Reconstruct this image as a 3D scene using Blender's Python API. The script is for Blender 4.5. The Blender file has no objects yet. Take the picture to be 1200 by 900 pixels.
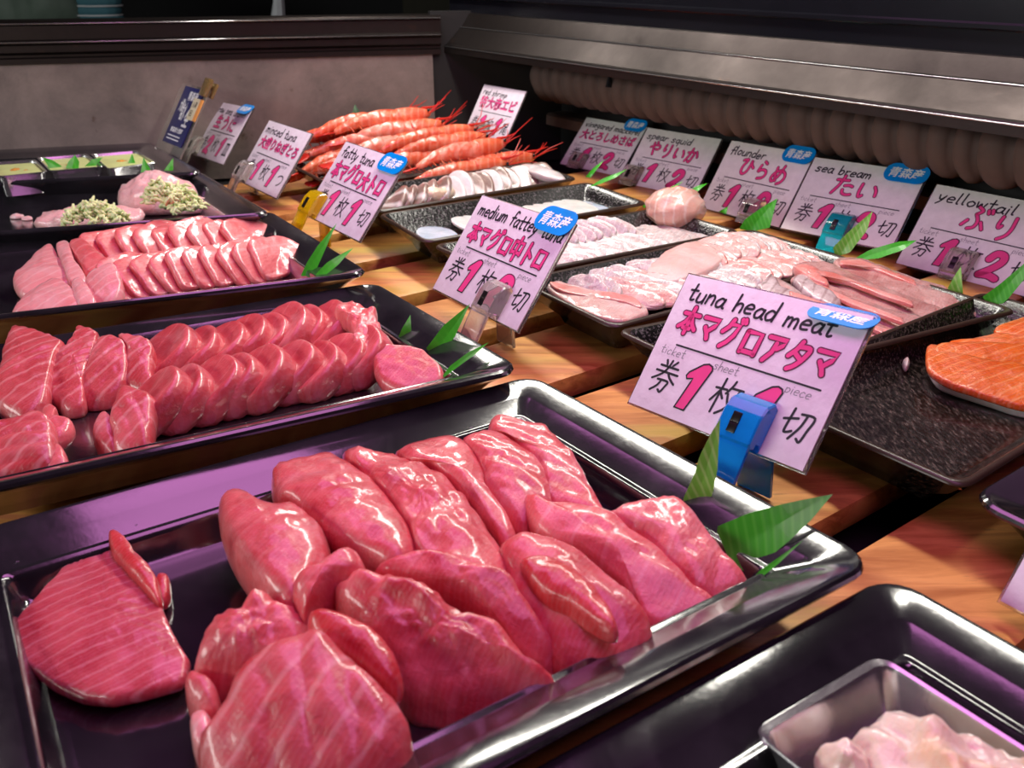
import bpy, bmesh, math, random
from mathutils import Vector, Matrix, noise
R = math.radians
SC = bpy.context.scene
COL = SC.collection
V3 = Vector

# ------------------------------------------------------------------ camera, light, exposure
HC, FPX, PITCH = .28, 1000., math.atan(495 / 1000.)
AX = V3((math.cos(R(35.5)), math.sin(R(35.5)), 0))      # across the counter (to the right)
BX = V3((-AX.y, AX.x, 0))                               # along the counter (away)
UP = V3((0, 0, 1))
def W(a, b, z=0.): return AX * a + BX * b + V3((0, 0, z))

cam_d = bpy.data.cameras.new('camera'); cam = bpy.data.objects.new('camera', cam_d); COL.objects.link(cam)
cam.location = (0, 0, HC); cam.rotation_euler = (math.pi / 2 - PITCH, 0, 0)
cam_d.sensor_width = 36; cam_d.lens = 36 * FPX / 1200; cam_d.clip_start = .02
cam_d.dof.use_dof = True; cam_d.dof.focus_distance = .60; cam_d.dof.aperture_fstop = 15
SC.camera = cam
SC.view_settings.view_transform = 'Standard'; SC.view_settings.look = 'None'
SC.view_settings.gamma = 1; SC.view_settings.use_curve_mapping = False
SC.view_settings.exposure = 0.0

wd = bpy.data.worlds.new('world'); SC.world = wd; wd.use_nodes = True
wd.node_tree.nodes['Background'].inputs[0].default_value = (.42, .30, .42, 1)
wd.node_tree.nodes['Background'].inputs[1].default_value = .014

def area(name, loc, aim, sx, sy, energy, color, along):
    d = bpy.data.lights.new(name, 'AREA'); d.shape = 'RECTANGLE'; d.size = sx; d.size_y = sy
    d.energy = energy; d.color = color
    o = bpy.data.objects.new(name, d); COL.objects.link(o); o.location = loc
    z = (loc - aim).normalized(); y = (along - z * along.dot(z)).normalized(); x = y.cross(z)
    o.matrix_world = Matrix((x, y, z)).transposed().to_4x4(); o.location = loc
    return o
area('white_strip_lamp', W(.63, .80, .58), W(.44, .74, 0), .06, 1.15, 7.6, (1, .96, .86), BX)
area('magenta_strip_lamp', W(.21, .36, .60), W(.21, .36, 0), .27, 1.2, 2.9, (1, .32, .90), BX)
area('room_lamp', W(-1.35, .75, .56), W(.5, .62, .03), 1.6, .30, 15.0, (.96, 1, .94), UP)

# ------------------------------------------------------------------ picture rays to places
def ray(px, py):
    dx = (px - 600) / FPX; dy = (py - 450) / FPX
    return V3((dx, math.cos(PITCH) - dy * math.sin(PITCH), -math.sin(PITCH) - dy * math.cos(PITCH)))
CAM = V3((0, 0, HC))
def G(px, py, z=0.):
    d = ray(px, py); return CAM + d * ((z - HC) / d.z)
def onplane(px, py, p, n):
    d = ray(px, py); return CAM + d * ((p - CAM).dot(n) / d.dot(n))

# ------------------------------------------------------------------ materials
MATS = {}
class NT:
    def __init__(s, name):
        s.m = bpy.data.materials.new(name); s.m.use_nodes = True; s.t = s.m.node_tree
        s.b = s.t.nodes['Principled BSDF']; s.tc = None
    def n(s, typ, **kw):
        x = s.t.nodes.new(typ)
        for k, v in kw.items():
            if hasattr(x, k) and k not in x.inputs: setattr(x, k, v)
            else: x.inputs[k.replace('_', ' ')].default_value = v
        return x
    def l(s, a, b): s.t.links.new(a, b)
    def obj(s, scale=(1, 1, 1), rot=(0, 0, 0), rnd=True):
        tc = s.n('ShaderNodeTexCoord'); mp = s.n('ShaderNodeMapping')
        mp.inputs['Scale'].default_value = scale; mp.inputs['Rotation'].default_value = rot
        s.l(tc.outputs['Object'], mp.inputs['Vector'])
        if rnd:
            oi = s.n('ShaderNodeObjectInfo'); mu = s.n('ShaderNodeMath', operation='MULTIPLY'); mu.inputs[1].default_value = 3.
            s.l(oi.outputs['Random'], mu.inputs[0]); s.l(mu.outputs[0], mp.inputs['Location'])
        return mp.outputs['Vector']
    def noise(s, vec, scale, detail=3, rough=.55, dist=0):
        x = s.n('ShaderNodeTexNoise'); x.inputs['Scale'].default_value = scale; x.inputs['Detail'].default_value = detail
        x.inputs['Roughness'].default_value = rough; x.inputs['Distortion'].default_value = dist
        s.l(vec, x.inputs['Vector']); return x.outputs['Fac']
    def ramp(s, fac, stops):
        x = s.n('ShaderNodeValToRGB'); e = x.color_ramp.elements
        while len(e) < len(stops): e.new(.5)
        for el, (p, c) in zip(e, stops):
            el.position = p; el.color = (c, c, c, 1) if isinstance(c, (int, float)) else (*c, 1)
        s.l(fac, x.inputs['Fac']); return x.outputs['Color']
    def mix(s, fac, a, b):
        x = s.n('ShaderNodeMix', data_type='RGBA')
        if isinstance(fac, (int, float)): x.inputs[0].default_value = fac
        else: s.l(fac, x.inputs[0])
        for i, c in ((6, a), (7, b)):
            if isinstance(c, tuple): x.inputs[i].default_value = (*c, 1)
            else: s.l(c, x.inputs[i])
        return x.outputs[2]
    def bump(s, h, strength, dist):
        x = s.n('ShaderNodeBump'); x.inputs['Strength'].default_value = strength; x.inputs['Distance'].default_value = dist
        s.l(h, x.inputs['Height']); s.l(x.outputs[0], s.b.inputs['Normal']); return x
    def set(s, **kw):
        for k, v in kw.items():
            k = k.replace('_', ' ')
            if isinstance(v, tuple) and len(v) == 3 and 'Radius' not in k: v = (*v, 1)
            s.b.inputs[k].default_value = v
        return s
    def col(s, c): s.l(c, s.b.inputs['Base Color'])
    def done(s, key): MATS[key] = s.m; return s.m

def plain(key, c, rough=.5, metal=0., **kw):
    m = NT(key); v = m.obj(); f = m.noise(v, 40, 4)
    m.col(m.mix(m.ramp(f, [(.3, 0.), (.7, 1.)]), tuple(x * .88 for x in c), tuple(min(1, x * 1.06) for x in c)))
    m.set(Roughness=rough, Metallic=metal, **kw); return m.done(key)

def flesh(key, c1, c2, line=None, period=.008, width=.86, rough=.3, rot=(0, 0, .6), ll=.5, sss=.35, bumps=.5, spots=None):
    m = NT(key); v = m.obj(rot=rot)
    f = m.noise(v, 45, 4, .6, .4); c = m.mix(m.ramp(f, [(.32, 0.), (.68, 1.)]), c1, c2)
    c = m.mix(m.ramp(m.noise(v, 17, 4, .65, .8), [(.52, 0.), (.75, .55)]), c, tuple(min(1, x * .75 + .22) for x in c2))
    if spots:
        c = m.mix(m.ramp(m.noise(v, 28, 3, .6, .8), [(.56, 0.), (.74, .8)]), c, spots)
    fine = m.n('ShaderNodeTexWave'); fine.inputs['Scale'].default_value = .314 / .0022; fine.inputs['Distortion'].default_value = 5
    fine.inputs['Detail'].default_value = 2; m.l(v, fine.inputs['Vector'])
    c = m.mix(m.ramp(fine.outputs['Fac'], [(.55, 0.), (1., .07)]), c, tuple(min(1, x * .4 + .5) for x in c2))
    if line:
        wv = m.n('ShaderNodeTexWave'); wv.inputs['Scale'].default_value = .314 / period; wv.inputs['Distortion'].default_value = 3.5
        wv.inputs['Detail'].default_value = 2; wv.inputs['Detail Scale'].default_value = .7; m.l(v, wv.inputs['Vector'])
        c = m.mix(m.ramp(wv.outputs['Fac'], [(width, 0.), (1., ll)]), c, line)
    m.col(c)
    m.set(Roughness=rough + .06, Coat_Weight=.7, Coat_Roughness=.13, Subsurface_Weight=sss, Subsurface_Radius=(1., .35, .3),
          Subsurface_Scale=.006, Specular_IOR_Level=.5)
    mu = m.n('ShaderNodeMath', operation='MULTIPLY_ADD'); mu.inputs[1].default_value = .07
    m.l(fine.outputs['Fac'], mu.inputs[0]); m.l(m.noise(v, 210, 5, .62, .5), mu.inputs[2])
    m.bump(mu.outputs[0], bumps, .0016)
    return m.done(key)

flesh('tuna', (.60, .045, .058), (.80, .16, .165), (.88, .34, .33), .020, .95, ll=.2, spots=(.42, .010, .022))
flesh('tuna_striped', (.55, .045, .055), (.76, .14, .15), (.92, .46, .45), .012, .86, ll=.4)
flesh('tuna_red', (.52, .022, .028), (.68, .06, .062), (.8, .3, .3), .02, .97, ll=.12)
flesh('tuna_row', (.56, .045, .058), (.74, .125, .135), (.86, .34, .33), .016, .95, ll=.22)
flesh('tuna_fatty', (.70, .090, .10), (.84, .20, .20), (.92, .46, .45), .018, .94, ll=.3)
flesh('tuna_belly', (.80, .24, .25), (.89, .38, .38), (.96, .62, .61), .010, .86, ll=.42)
flesh('tuna_lone', (.48, .03, .055), (.66, .10, .13), (.85, .35, .40), .007, .82, rot=(0, 0, .9), ll=.35)
flesh('minced', (.88, .42, .42), (.96, .62, .62), None, bumps=.9)
flesh('white_fish', (.54, .43, .41), (.70, .61, .59), (.80, .75, .73), .006, .8, rough=.18, sss=.5, bumps=.8)
flesh('bream', (.66, .34, .30), (.78, .54, .50), None, rough=.18, sss=.45, spots=(.62, .10, .08), bumps=.9)
flesh('bream_red', (.72, .16, .13), (.86, .42, .38), None, rough=.25)
flesh('bream_peach', (.90, .52, .46), (.95, .68, .63), None, rough=.25, sss=.5)
flesh('yellowtail', (.44, .17, .155), (.68, .39, .36), None, rough=.2, sss=.4, spots=(.36, .05, .045), bumps=.8)
flesh('skin_silver', (.40, .25, .25), (.72, .60, .60), (.2, .08, .08), .01, .8, rough=.2, sss=0.)
flesh('salmon', (.76, .105, .004), (.90, .19, .012), (.98, .42, .15), .007, .80, rough=.16, ll=.45, bumps=.9, rot=(0, 0, 1.2))
flesh('salmon_edge', (.75, .62, .55), (.85, .75, .70), None, rough=.2)
flesh('mackerel', (.20, .11, .085), (.36, .235, .195), (.80, .72, .69), .022, .55, rough=.25, ll=1., rot=(0, 0, 2.2))
flesh('mackerel_white', (.70, .60, .60), (.84, .78, .77), None, rough=.22)
flesh('ginger', (.78, .55, .36), (.88, .70, .52), None, rough=.3)
flesh('squid', (.82, .80, .74), (.92, .90, .85), None, rough=.3, sss=.5)
flesh('squid_skin', (.55, .66, .82), (.72, .80, .90), None, rough=.2, sss=.4)
flesh('rose', (.74, .36, .27), (.84, .52, .43), (.90, .72, .66), .01, .8, rough=.25, sss=.5, ll=.7)
flesh('paste', (.84, .66, .46), (.92, .80, .64), None, rough=.25, spots=(.75, .42, .12))
flesh('shrimp', (.70, .055, .018), (.88, .20, .075), (.95, .48, .34), .009, .6, rough=.16, ll=.3, rot=(0, 0, 0))
flesh('shrimp_pale', (.74, .10, .05), (.90, .28, .17), (.95, .56, .46), .009, .6, rough=.16, ll=.35)
flesh('roe', (.75, .28, .03), (.9, .45, .08), None, rough=.3)

m = NT('melamine'); v = m.obj(rnd=False)
f = m.noise(v, 26, 5, .6); c = m.mix(m.ramp(f, [(.35, 0.), (.7, 1.)]), (.012, .011, .014), (.026, .024, .029)); m.col(c)
wet = m.ramp(m.noise(v, 14, 4, .65, .6), [(.50, .13), (.66, .20)]); m.l(wet, m.b.inputs['Roughness'])
m.set(Specular_IOR_Level=1.0, Coat_Weight=.8, Coat_Roughness=.10, Coat_IOR=1.75); m.bump(m.noise(v, 260, 2), .05, .001); m.done('melamine')

m = NT('speckled_glaze'); v = m.obj(rnd=False)
f = m.noise(v, 420, 2, .7); c = m.mix(m.ramp(f, [(.52, 0.), (.66, 1.)]), (.008, .007, .007), (.13, .115, .12)); m.col(c)
m.set(Roughness=.18, Coat_Weight=.5, Coat_Roughness=.08); m.bump(m.noise(v, 300, 3), .4, .0012); m.done('speckled_glaze')
m = NT('brushed_glaze'); v = m.obj(scale=(1, .3, 1), rot=(0, 0, -.6), rnd=False)
f = m.noise(v, 500, 3, .7); c = m.mix(m.ramp(f, [(.48, 0.), (.72, 1.)]), (.006, .004, .003), (.11, .085, .07)); m.col(c)
m.set(Roughness=.22, Coat_Weight=.4, Coat_Roughness=.1); m.bump(m.noise(v, 420, 4), .5, .0012); m.done('brushed_glaze')
plain('glaze_rim', (.045, .026, .018), .3)

m = NT('wood'); tc = m.n('ShaderNodeTexCoord'); mp = m.n('ShaderNodeMapping'); oi = m.n('ShaderNodeObjectInfo')
mp.inputs['Rotation'].default_value = (0, 0, -R(35.5)); mp.inputs['Scale'].default_value = (1, 9, 9)
mu = m.n('ShaderNodeMath', operation='MULTIPLY'); mu.inputs[1].default_value = 9.
m.l(oi.outputs['Random'], mu.inputs[0]); m.l(mu.outputs[0], mp.inputs['Location']); m.l(tc.outputs['Object'], mp.inputs['Vector'])
v = mp.outputs['Vector']; f = m.noise(v, 9, 8, .65, .7)
c = m.mix(m.ramp(f, [(.36, 0.), (.62, 1.)]), (.46, .16, .035), (.80, .37, .105))
c = m.mix(m.ramp(m.noise(v, 3.2, 3, .5), [(.54, 0.), (.66, .7)]), c, (.62, .42, .07))
c = m.mix(m.ramp(m.noise(v, 2.6, 3, .5, 1.5), [(.58, 0.), (.68, .6)]), c, (.62, .16, .10))
c = m.mix(m.ramp(m.noise(v, 30, 6, .7), [(.62, 0.), (.78, .8)]), c, (.16, .06, .02)); m.col(c)
m.set(Roughness=.42, Coat_Weight=.12, Coat_Roughness=.3); m.bump(f, .3, .002); m.done('wood')

def steel(key, c, rough, stain=(.10, .055, .04), amt=.8, blotch=5., metal=.9):
    m = NT(key); v = m.obj(rnd=False)
    f = m.noise(v, blotch, 8, .68, .3)
    c0 = m.mix(m.ramp(f, [(.3, 0.), (.7, 1.)]), tuple(x * .42 for x in c), c)
    c1 = m.mix(m.ramp(m.noise(v, 34, 5, .6), [(.66, 0.), (.74, amt)]), c0, stain); m.col(c1)
    m.l(m.ramp(f, [(.3, rough + .14), (.7, rough - .06)]), m.b.inputs['Roughness'])
    m.set(Metallic=metal); m.bump(m.noise(v, 150, 3), .06, .002); return m.done(key)
steel('panel_steel', (.36, .285, .26), .48, blotch=9., metal=.45)
steel('rail_steel', (.062, .049, .047), .36, amt=.4)
steel('bright_steel', (.80, .78, .80), .16, amt=0.)
steel('rust_steel', (.40, .28, .25), .5, stain=(.08, .03, .02), amt=.9)
plain('black_gloss', (.006, .006, .009), .18)
plain('black_matte', (.008, .006, .007), .7)
plain('hose_wrap', (.125, .080, .072), .85)
plain('dark_room', (.012, .012, .013), .8)
plain('olive_wall', (.040, .036, .022), .8)

m = NT('card_paper'); v = m.obj(); f = m.noise(v, 120, 4)
m.col(m.mix(m.ramp(f, [(.3, 0.), (.7, 1.)]), (.78, .79, .77), (.88, .89, .87)))
m.set(Roughness=.38, Coat_Weight=.35, Coat_Roughness=.2); m.bump(m.noise(v, 160, 3), .35, .0012); m.done('card_paper')
m = NT('card_lavender'); v = m.obj(); f = m.noise(v, 120, 4)
m.col(m.mix(m.ramp(f, [(.3, 0.), (.7, 1.)]), (.78, .66, .76), (.86, .76, .86)))
m.set(Roughness=.38, Coat_Weight=.35, Coat_Roughness=.2); m.bump(m.noise(v, 160, 3), .35, .0012); m.done('card_lavender')
plain('ink_black', (.012, .010, .018), .5)
plain('ink_grey', (.22, .20, .24), .6)
plain('ink_pink', (.86, .055, .27), .45)
plain('ink_pink_outline', (.13, .012, .06), .5)
plain('sticker_blue', (.0, .27, .80), .3)
plain('sticker_white', (.92, .92, .95), .4)
plain('navy', (.016, .020, .13), .4)
plain('tag_orange', (.95, .40, .10), .5)
plain('tag_cream', (.80, .72, .50), .5)
plain('spring_dark', (.012, .010, .010), .3, .4)
def glassy(key, c, trans=.75, rough=.08, alpha=1.):
    m = NT(key); v = m.obj(); f = m.noise(v, 60, 2)
    m.col(m.mix(m.ramp(f, [(.3, 0.), (.7, 1.)]), tuple(x * .92 for x in c), c))
    m.set(Roughness=rough, Transmission_Weight=trans, IOR=1.47, Coat_Weight=.5, Alpha=alpha); return m.done(key)
glassy('clip_blue', (.01, .36, .95), .45); glassy('clip_clear', (.97, .92, .86), .85); glassy('clip_yellow', (1., .70, .01), .55)
glassy('clip_teal', (.02, .62, .68), .5); glassy('clip_smoke', (.86, .84, .72), .88); glassy('clip_brown', (.45, .30, .12), .6)
glassy('holder_clear', (.95, .92, .90), .95, .06)
glassy('water', (.9, .9, .95), .95, .03)
def leafm(key, c1, c2):
    m = NT(key); v = m.obj(rot=(.3, .5, .7)); w = m.n('ShaderNodeTexWave'); w.inputs['Scale'].default_value = .314 / .0035
    w.inputs['Distortion'].default_value = .3; m.l(v, w.inputs['Vector'])
    m.col(m.mix(m.ramp(w.outputs['Fac'], [(.5, 0.), (1., .8)]), c1, c2))
    m.set(Roughness=.35, Transmission_Weight=.18, Coat_Weight=.2); m.bump(w.outputs['Fac'], .06, .001); return m.done(key)
leafm('leaf_green', (.045, .42, .012), (.085, .52, .03)); leafm('leaf_bright', (.06, .55, .02), (.075, .58, .025))
leafm('leaf_pale', (.17, .50, .05), (.34, .62, .15)); leafm('leaf_dark', (.03, .12, .03), (.08, .2, .07))
plain('scallion', (.80, .88, .44), .4, Subsurface_Weight=.2, Subsurface_Scale=.004)
plain('cup_lining', (.78, .86, .34), .35)
plain('shrimp_red', (.62, .025, .015), .3); plain('eye_black', (.004, .004, .005), .1)
plain('cloth_teal', (.05, .16, .20), .8); plain('cloth_white', (.55, .58, .60), .8); plain('bag_green', (.10, .14, .11), .6); plain('skin_tone', (.20, .09, .06), .6)
plain('decor_grey', (.30, .29, .32), .3); plain('decor_pink', (.42, .22, .26), .3); plain('decor_orange', (.50, .16, .06), .3)

# ------------------------------------------------------------------ mesh helpers
ORI = {}
def mk(name, Vs, Fs, mat, parent=None, loc=None, angle=40, recalc=True):
    Vs = [V3(v) for v in Vs]
    if parent is None:
        if loc is None:
            k = len(Vs); loc = V3((sum(v.x for v in Vs) / k, sum(v.y for v in Vs) / k, min(v.z for v in Vs)))
        o0 = V3(loc)
    else: o0 = ORI[parent.name]
    me = bpy.data.meshes.new(name); me.from_pydata([v - o0 for v in Vs], [], Fs); me.update()
    if recalc:
        bm = bmesh.new(); bm.from_mesh(me); bmesh.ops.recalc_face_normals(bm, faces=bm.faces); bm.to_mesh(me); bm.free()
    me.polygons.foreach_set('use_smooth', [True] * len(me.polygons))
    if angle < 180: me.set_sharp_from_angle(angle=R(angle))
    me.materials.append(MATS[mat] if isinstance(mat, str) else mat)
    o = bpy.data.objects.new(name, me); COL.objects.link(o)
    if parent is None: o.location = o0
    else: o.parent = parent
    ORI[o.name] = o0; return o
def empty(name, loc):
    o = bpy.data.objects.new(name, None); COL.objects.link(o); o.location = loc; o.empty_display_size = .02; ORI[o.name] = V3(loc); return o
def tag(o, label, cat, group=None, kind=None):
    o['label'] = label; o['category'] = cat
    if group: o['group'] = group
    if kind: o['kind'] = kind
    return o
def struct(o): o['kind'] = 'structure'; return o
class MB:
    def __init__(s): s.V = []; s.F = []
    def add(s, Vs, Fs):
        k = len(s.V); s.V += [V3(v) for v in Vs]; s.F += [tuple(i + k for i in f) for f in Fs]; return s
    def build(s, name, mat, parent=None, **kw): return mk(name, s.V, s.F, mat, parent, **kw)

def loft(rings, cap0=True, cap1=True, closed=True):
    n = len(rings[0]); Vs = [p for r in rings for p in r]; Fs = []
    for i in range(len(rings) - 1):
        for j in range(n if closed else n - 1):
            k = (j + 1) % n; Fs.append((i * n + j, i * n + k, (i + 1) * n + k, (i + 1) * n + j))
    if cap0: Fs.append(tuple(range(n))[::-1])
    if cap1: Fs.append(tuple((len(rings) - 1) * n + j for j in range(n)))
    return Vs, Fs
def tube(pts, rad, n=8):
    pts = [V3(p) for p in pts]; rings = []; up = V3((.13, .21, .97))
    for i, p in enumerate(pts):
        t = (pts[min(i + 1, len(pts) - 1)] - pts[max(i - 1, 0)]).normalized()
        x = up.cross(t)
        if x.length < .05: x = V3((1, 0, 0)).cross(t)
        x.normalize(); y = t.cross(x); r = rad[i] if isinstance(rad, (list, tuple)) else rad
        rings.append([p + x * r * math.cos(2 * math.pi * j / n) + y * r * math.sin(2 * math.pi * j / n) for j in range(n)])
    return loft(rings)
def obox(c, x, y, z, hx, hy, hz, bev=0.):
    """box with centre c and unit axes x,y,z, half sizes; bevelled"""
    bm = bmesh.new(); bmesh.ops.create_cube(bm, size=2)
    for v in bm.verts: v.co = V3((v.co.x * hx, v.co.y * hy, v.co.z * hz))
    if bev > 0: bmesh.ops.bevel(bm, geom=bm.edges[:], offset=bev, segments=2, profile=.6, affect='EDGES')
    bm.verts.index_update()
    Vs = [c + x * v.co.x + y * v.co.y + z * v.co.z for v in bm.verts]; Fs = [tuple(v.index for v in f.verts) for f in bm.faces]; bm.free()
    return Vs, Fs
UZ = V3((0, 0, 1))
def extrude_profile(prof, b0, b1, base=None):
    r0 = [W(a, b0, z) for a, z in prof]; r1 = [W(a, b1, z) for a, z in prof]
    return loft([r0, r1])
def catmull(P, n, closed=True):
    k = len(P); out = []
    segs = k if closed else k - 1
    for i in range(segs):
        p0 = P[(i - 1) % k] if closed or i > 0 else P[0]; p1 = P[i]; p2 = P[(i + 1) % k]
        p3 = P[(i + 2) % k] if closed or i + 2 < k else P[-1]
        for j in range(n):
            t = j / n
            out.append(.5 * ((2 * p1) + (p2 - p0) * t + (2 * p0 - 5 * p1 + 4 * p2 - p3) * t * t + (3 * p1 - p0 - 3 * p2 + p3) * t ** 3))
    if not closed: out.append(P[-1].copy())
    return out
def resample(P, n):
    k = len(P); L = [0.]
    for i in range(k): L.append(L[-1] + (P[(i + 1) % k] - P[i]).length)
    out = []; j = 0
    for i in range(n):
        s = L[-1] * i / n
        while L[j + 1] < s: j += 1
        t = (s - L[j]) / max(1e-9, L[j + 1] - L[j]); out.append(P[j].lerp(P[(j + 1) % k], t))
    return out

def body(bnd, up, thick, dome=.003, amp=.0012, seed=0, freq=55., nb=56, ridge=None, floor=None, K=9, round_=.5):
    """a closed soft slab: outline bnd (its widest line), thickness along up, domed top, lumpy surface"""
    bnd = resample(bnd, nb); c = sum(bnd, V3()) / nb; off = V3((seed * 3.7, seed * 1.3, seed * 2.1))
    h = thick * .5; size = sum((p - c).length for p in bnd) / nb; e = min(.45, thick * round_ / size)
    prof = [((i / K) * (1 - e), h + dome * (1 - ((i / K) * (1 - e)) ** 2)) for i in range(1, K + 1)]
    d1 = prof[-1][1]
    for a in (25, 50, 72): prof.append((1 - e + e * math.sin(R(a)), d1 * math.cos(R(a))))
    prof.append((1., 0.))
    for a in (60, 20): prof.append((1 - e + e * math.sin(R(a)), -h * math.cos(R(a))))
    prof.append((.5, -h))
    def P(b, r, z):
        p = c + (b - c) * r
        nz = noise.noise(p * freq + off) + .5 * noise.noise(p * freq * 2.3 + off) + .28 * noise.noise(p * freq * 5.1 + off)
        q = p + up * (z + amp * nz * (1 if z > -h * .9 else .3)) + (b - c).normalized() * amp * .6 * nz * r
        if ridge:
            d, per, am = ridge; q = q + up * am * (abs(math.sin(math.pi * (p.dot(d) / per + .35 * nz))) ** .6) * (1 if z > 0 else 0)
        if floor: q = floor(q)
        return q
    Vs = [P(c + (bnd[0] - c) * 1e-4, 0, h + dome)]; Vs[0] = P(c, 0, h + dome) if False else Vs[0]
    for r, z in prof: Vs += [P(b, r, z) for b in bnd]
    Vs.append(c - up * h if not floor else floor(c - up * h)); Fs = []
    for j in range(nb): Fs.append((0, 1 + j, 1 + (j + 1) % nb))
    for i in range(len(prof) - 1):
        for j in range(nb):
            k = (j + 1) % nb; a = 1 + i * nb; Fs.append((a + j, a + nb + j, a + nb + k, a + k))
    a = 1 + (len(prof) - 1) * nb
    for j in range(nb): Fs.append((a + j, len(Vs) - 1, a + (j + 1) % nb))
    return Vs, Fs

# ------------------------------------------------------------------ trays
class Tray:
    def __init__(s, C, u, v, L, D, H, fz):
        s.C, s.u, s.v, s.L, s.D, s.H, s.fz = C, u.normalized(), v.normalized(), L, D, H, fz
        n = s.u.cross(s.v).normalized(); s.n = n if n.z > 0 else -n
    def P(s, x, y, z=0.): return s.C + s.u * x + s.v * y + s.n * (z - s.H)          # z counted from the tray's foot
    def F(s, px, py, h=0.): return onplane(px, py, s.P(0, 0, s.fz + h), s.n)          # picture ray meets height h over its floor
    def clamp(s, q):
        d = (q - s.P(0, 0, s.fz + .0004)).dot(s.n)
        return q - s.n * d if d < 0 else q
def rrect(t, d, z, r, seg=5):
    out = []
    for cx, cy, a0 in ((t.L - d - r, t.D - d - r, 0), (d + r, t.D - d - r, 90), (d + r, d + r, 180), (t.L - d - r, d + r, 270)):
        for i in range(seg + 1):
            a = R(a0 + 90 * i / seg); out.append(t.P(cx + r * math.cos(a), cy + r * math.sin(a), z))
    return out
def tray_mesh(t, prof, r0, rmin=.004):
    Vs, Fs = loft([rrect(t, d, z, max(rmin, r0 - d * .55)) for d, z in prof]); return Vs, Fs
BIG = [(.030, 0.), (.028, .001), (.012, .020), (.003, .026), (.0006, .0275), (0., .029), (.0006, .0308), (.002, .032), (.0045, .0318),
       (.0155, .0278), (.0166, .0275), (.0178, .0270), (.0290, .0213), (.0302, .0211), (.0316, .0216), (.0328, .0214), (.0340, .0202), (.0350, .0175),
       (.0375, .0085), (.0395, .0060), (.043, .005)]
def big_tray(C, BR, ang, L, H=.032, left=True, D=None):
    u = V3((math.cos(R(ang)), math.sin(R(ang)), 0)); v = BR - C
    return Tray(C, u, v, L, D or v.length, H, .005)
PLATE = [(.030, 0.), (.029, .0008), (.026, .0075), (.012, .020), (.002, .0321), (0., .0334), (0., .0348), (.0012, .0360), (.003, .0360), (.0045, .0352),
         (.012, .0258), (.018, .0181), (.022, .0162), (.027, .0156)]
t1 = big_tray(G(1032, 657, .045), G(624, 438, .031), -147.6, .355)
t2 = big_tray(G(613, 430, .045), G(440, 330, .031), -152.3, .345)
t3 = big_tray(G(434, 318, .045), G(318, 247, .031), -159.0, .345)
t4 = big_tray(G(318, 249, .043), G(236, 201, .031), -164.5, .345)
t5 = big_tray(G(238, 201, .043), G(177, 167, .031), -166.5, .345)
p6 = G(1042, 670, .0315); u6 = V3((math.cos(R(-147.6)), math.sin(R(-147.6)), 0)); v6 = V3((math.cos(R(-54)), math.sin(R(-54)), 0.012))
t6 = Tray(p6, u6, v6, .34, .262, .032, .005)
p7 = G(1134, 581, .034); t7 = Tray(p7, V3((math.cos(R(35)), math.sin(R(35)), 0)), V3((math.cos(R(-55)), math.sin(R(-55)), 0)), .3, .22, .032, .005)
for t, lab in ((t1, 'large black melamine tray with tuna head meat nearest the camera'), (t2, 'black melamine tray with two thick rows of deep pink medium fatty tuna'),
               (t3, 'black melamine tray with pale pink fatty tuna and two leaf blades at its corner'), (t4, 'wet black melamine tray with minced tuna mounds and scallion'),
               (t5, 'black melamine tray at the metal wall holding small steel cups'), (t6, 'black tray at bottom right holding a steel pan'),
               (t7, 'empty looking black tray cut by the right edge below the salmon plate')):
    Vs, Fs = tray_mesh(t, BIG, .016); tag(mk('serving_tray', Vs, Fs, 'melamine', angle=30), lab, 'tray', 'black melamine trays')

# ------------------------------------------------------------------ room of the case
def planebox(name, c, x, y, z, hx, hy, hz, mat, bev=.002): Vs, Fs = obox(c, x, y, z, hx, hy, hz, bev); return mk(name, Vs, Fs, mat)
WL0 = V3((-.757, 1.285, 0)); WD = V3((.9668, .2555, 0)); WN = V3((-.2555, .9668, 0))
def WL(s, d, z): return WL0 + WD * s + WN * d + V3((0, 0, z))
def wl_profile(prof, s0, s1): return loft([[WL(s0, d, z) for d, z in prof], [WL(s1, d, z) for d, z in prof]])
struct(planebox('floor', W(.2, .55, -.045), AX, BX, UZ, .95, 1.0, .01, 'black_matte'))
for k in range(-6, 7):
    b0 = .446 + .113 * k; a1 = .93 if k < 5 else .80
    Vs, Fs = obox(W((a1 - .45) / 2, b0 + .043, -.010), AX, BX, UZ, (a1 + .45) / 2, .043, .010, .006)
    o = mk('wooden_slat', Vs, Fs, 'wood', angle=50)
    nm = ['nearest', 'second', 'third', 'fourth', 'fifth', 'sixth', 'seventh', 'eighth', 'ninth', 'tenth', 'eleventh', 'twelfth', 'last'][k + 6]
    tag(o, 'brown wooden slat across the counter, %s of the slats counted from the camera' % nm, 'slat', 'wooden counter slats')
    if k < 6:
        pass
for a in (-.3, .3, .85):
    struct(planebox('trim_%d' % (20 + int(a * 10)), W(a, .50, -.0285), AX, BX, UZ, .03, .75, .008, 'black_matte', .001))
struct(mk('wall_left', *wl_profile([(0, -.03), (.02, -.03), (.02, .15), (0, .15)], -.6, .652), 'panel_steel'))
struct(mk('trim_6', *wl_profile([(0.004, -.03), (.024, -.03), (.024, .21), (0.004, .21)], .652, .95), 'black_matte'))
struct(mk('trim_1', *wl_profile([(-.004, .148), (-.004, .155), (-.001, .157), (-.001, .160), (-.008, .164), (-.008, .173), (-.014, .176), (-.014, .179), (-.010, .181),
                                 (-.010, .199), (-.014, .2005), (-.014, .203), (-.011, .205), (.05, .205), (.05, .148)], -.6, .665), 'rail_steel', angle=20))
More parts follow.
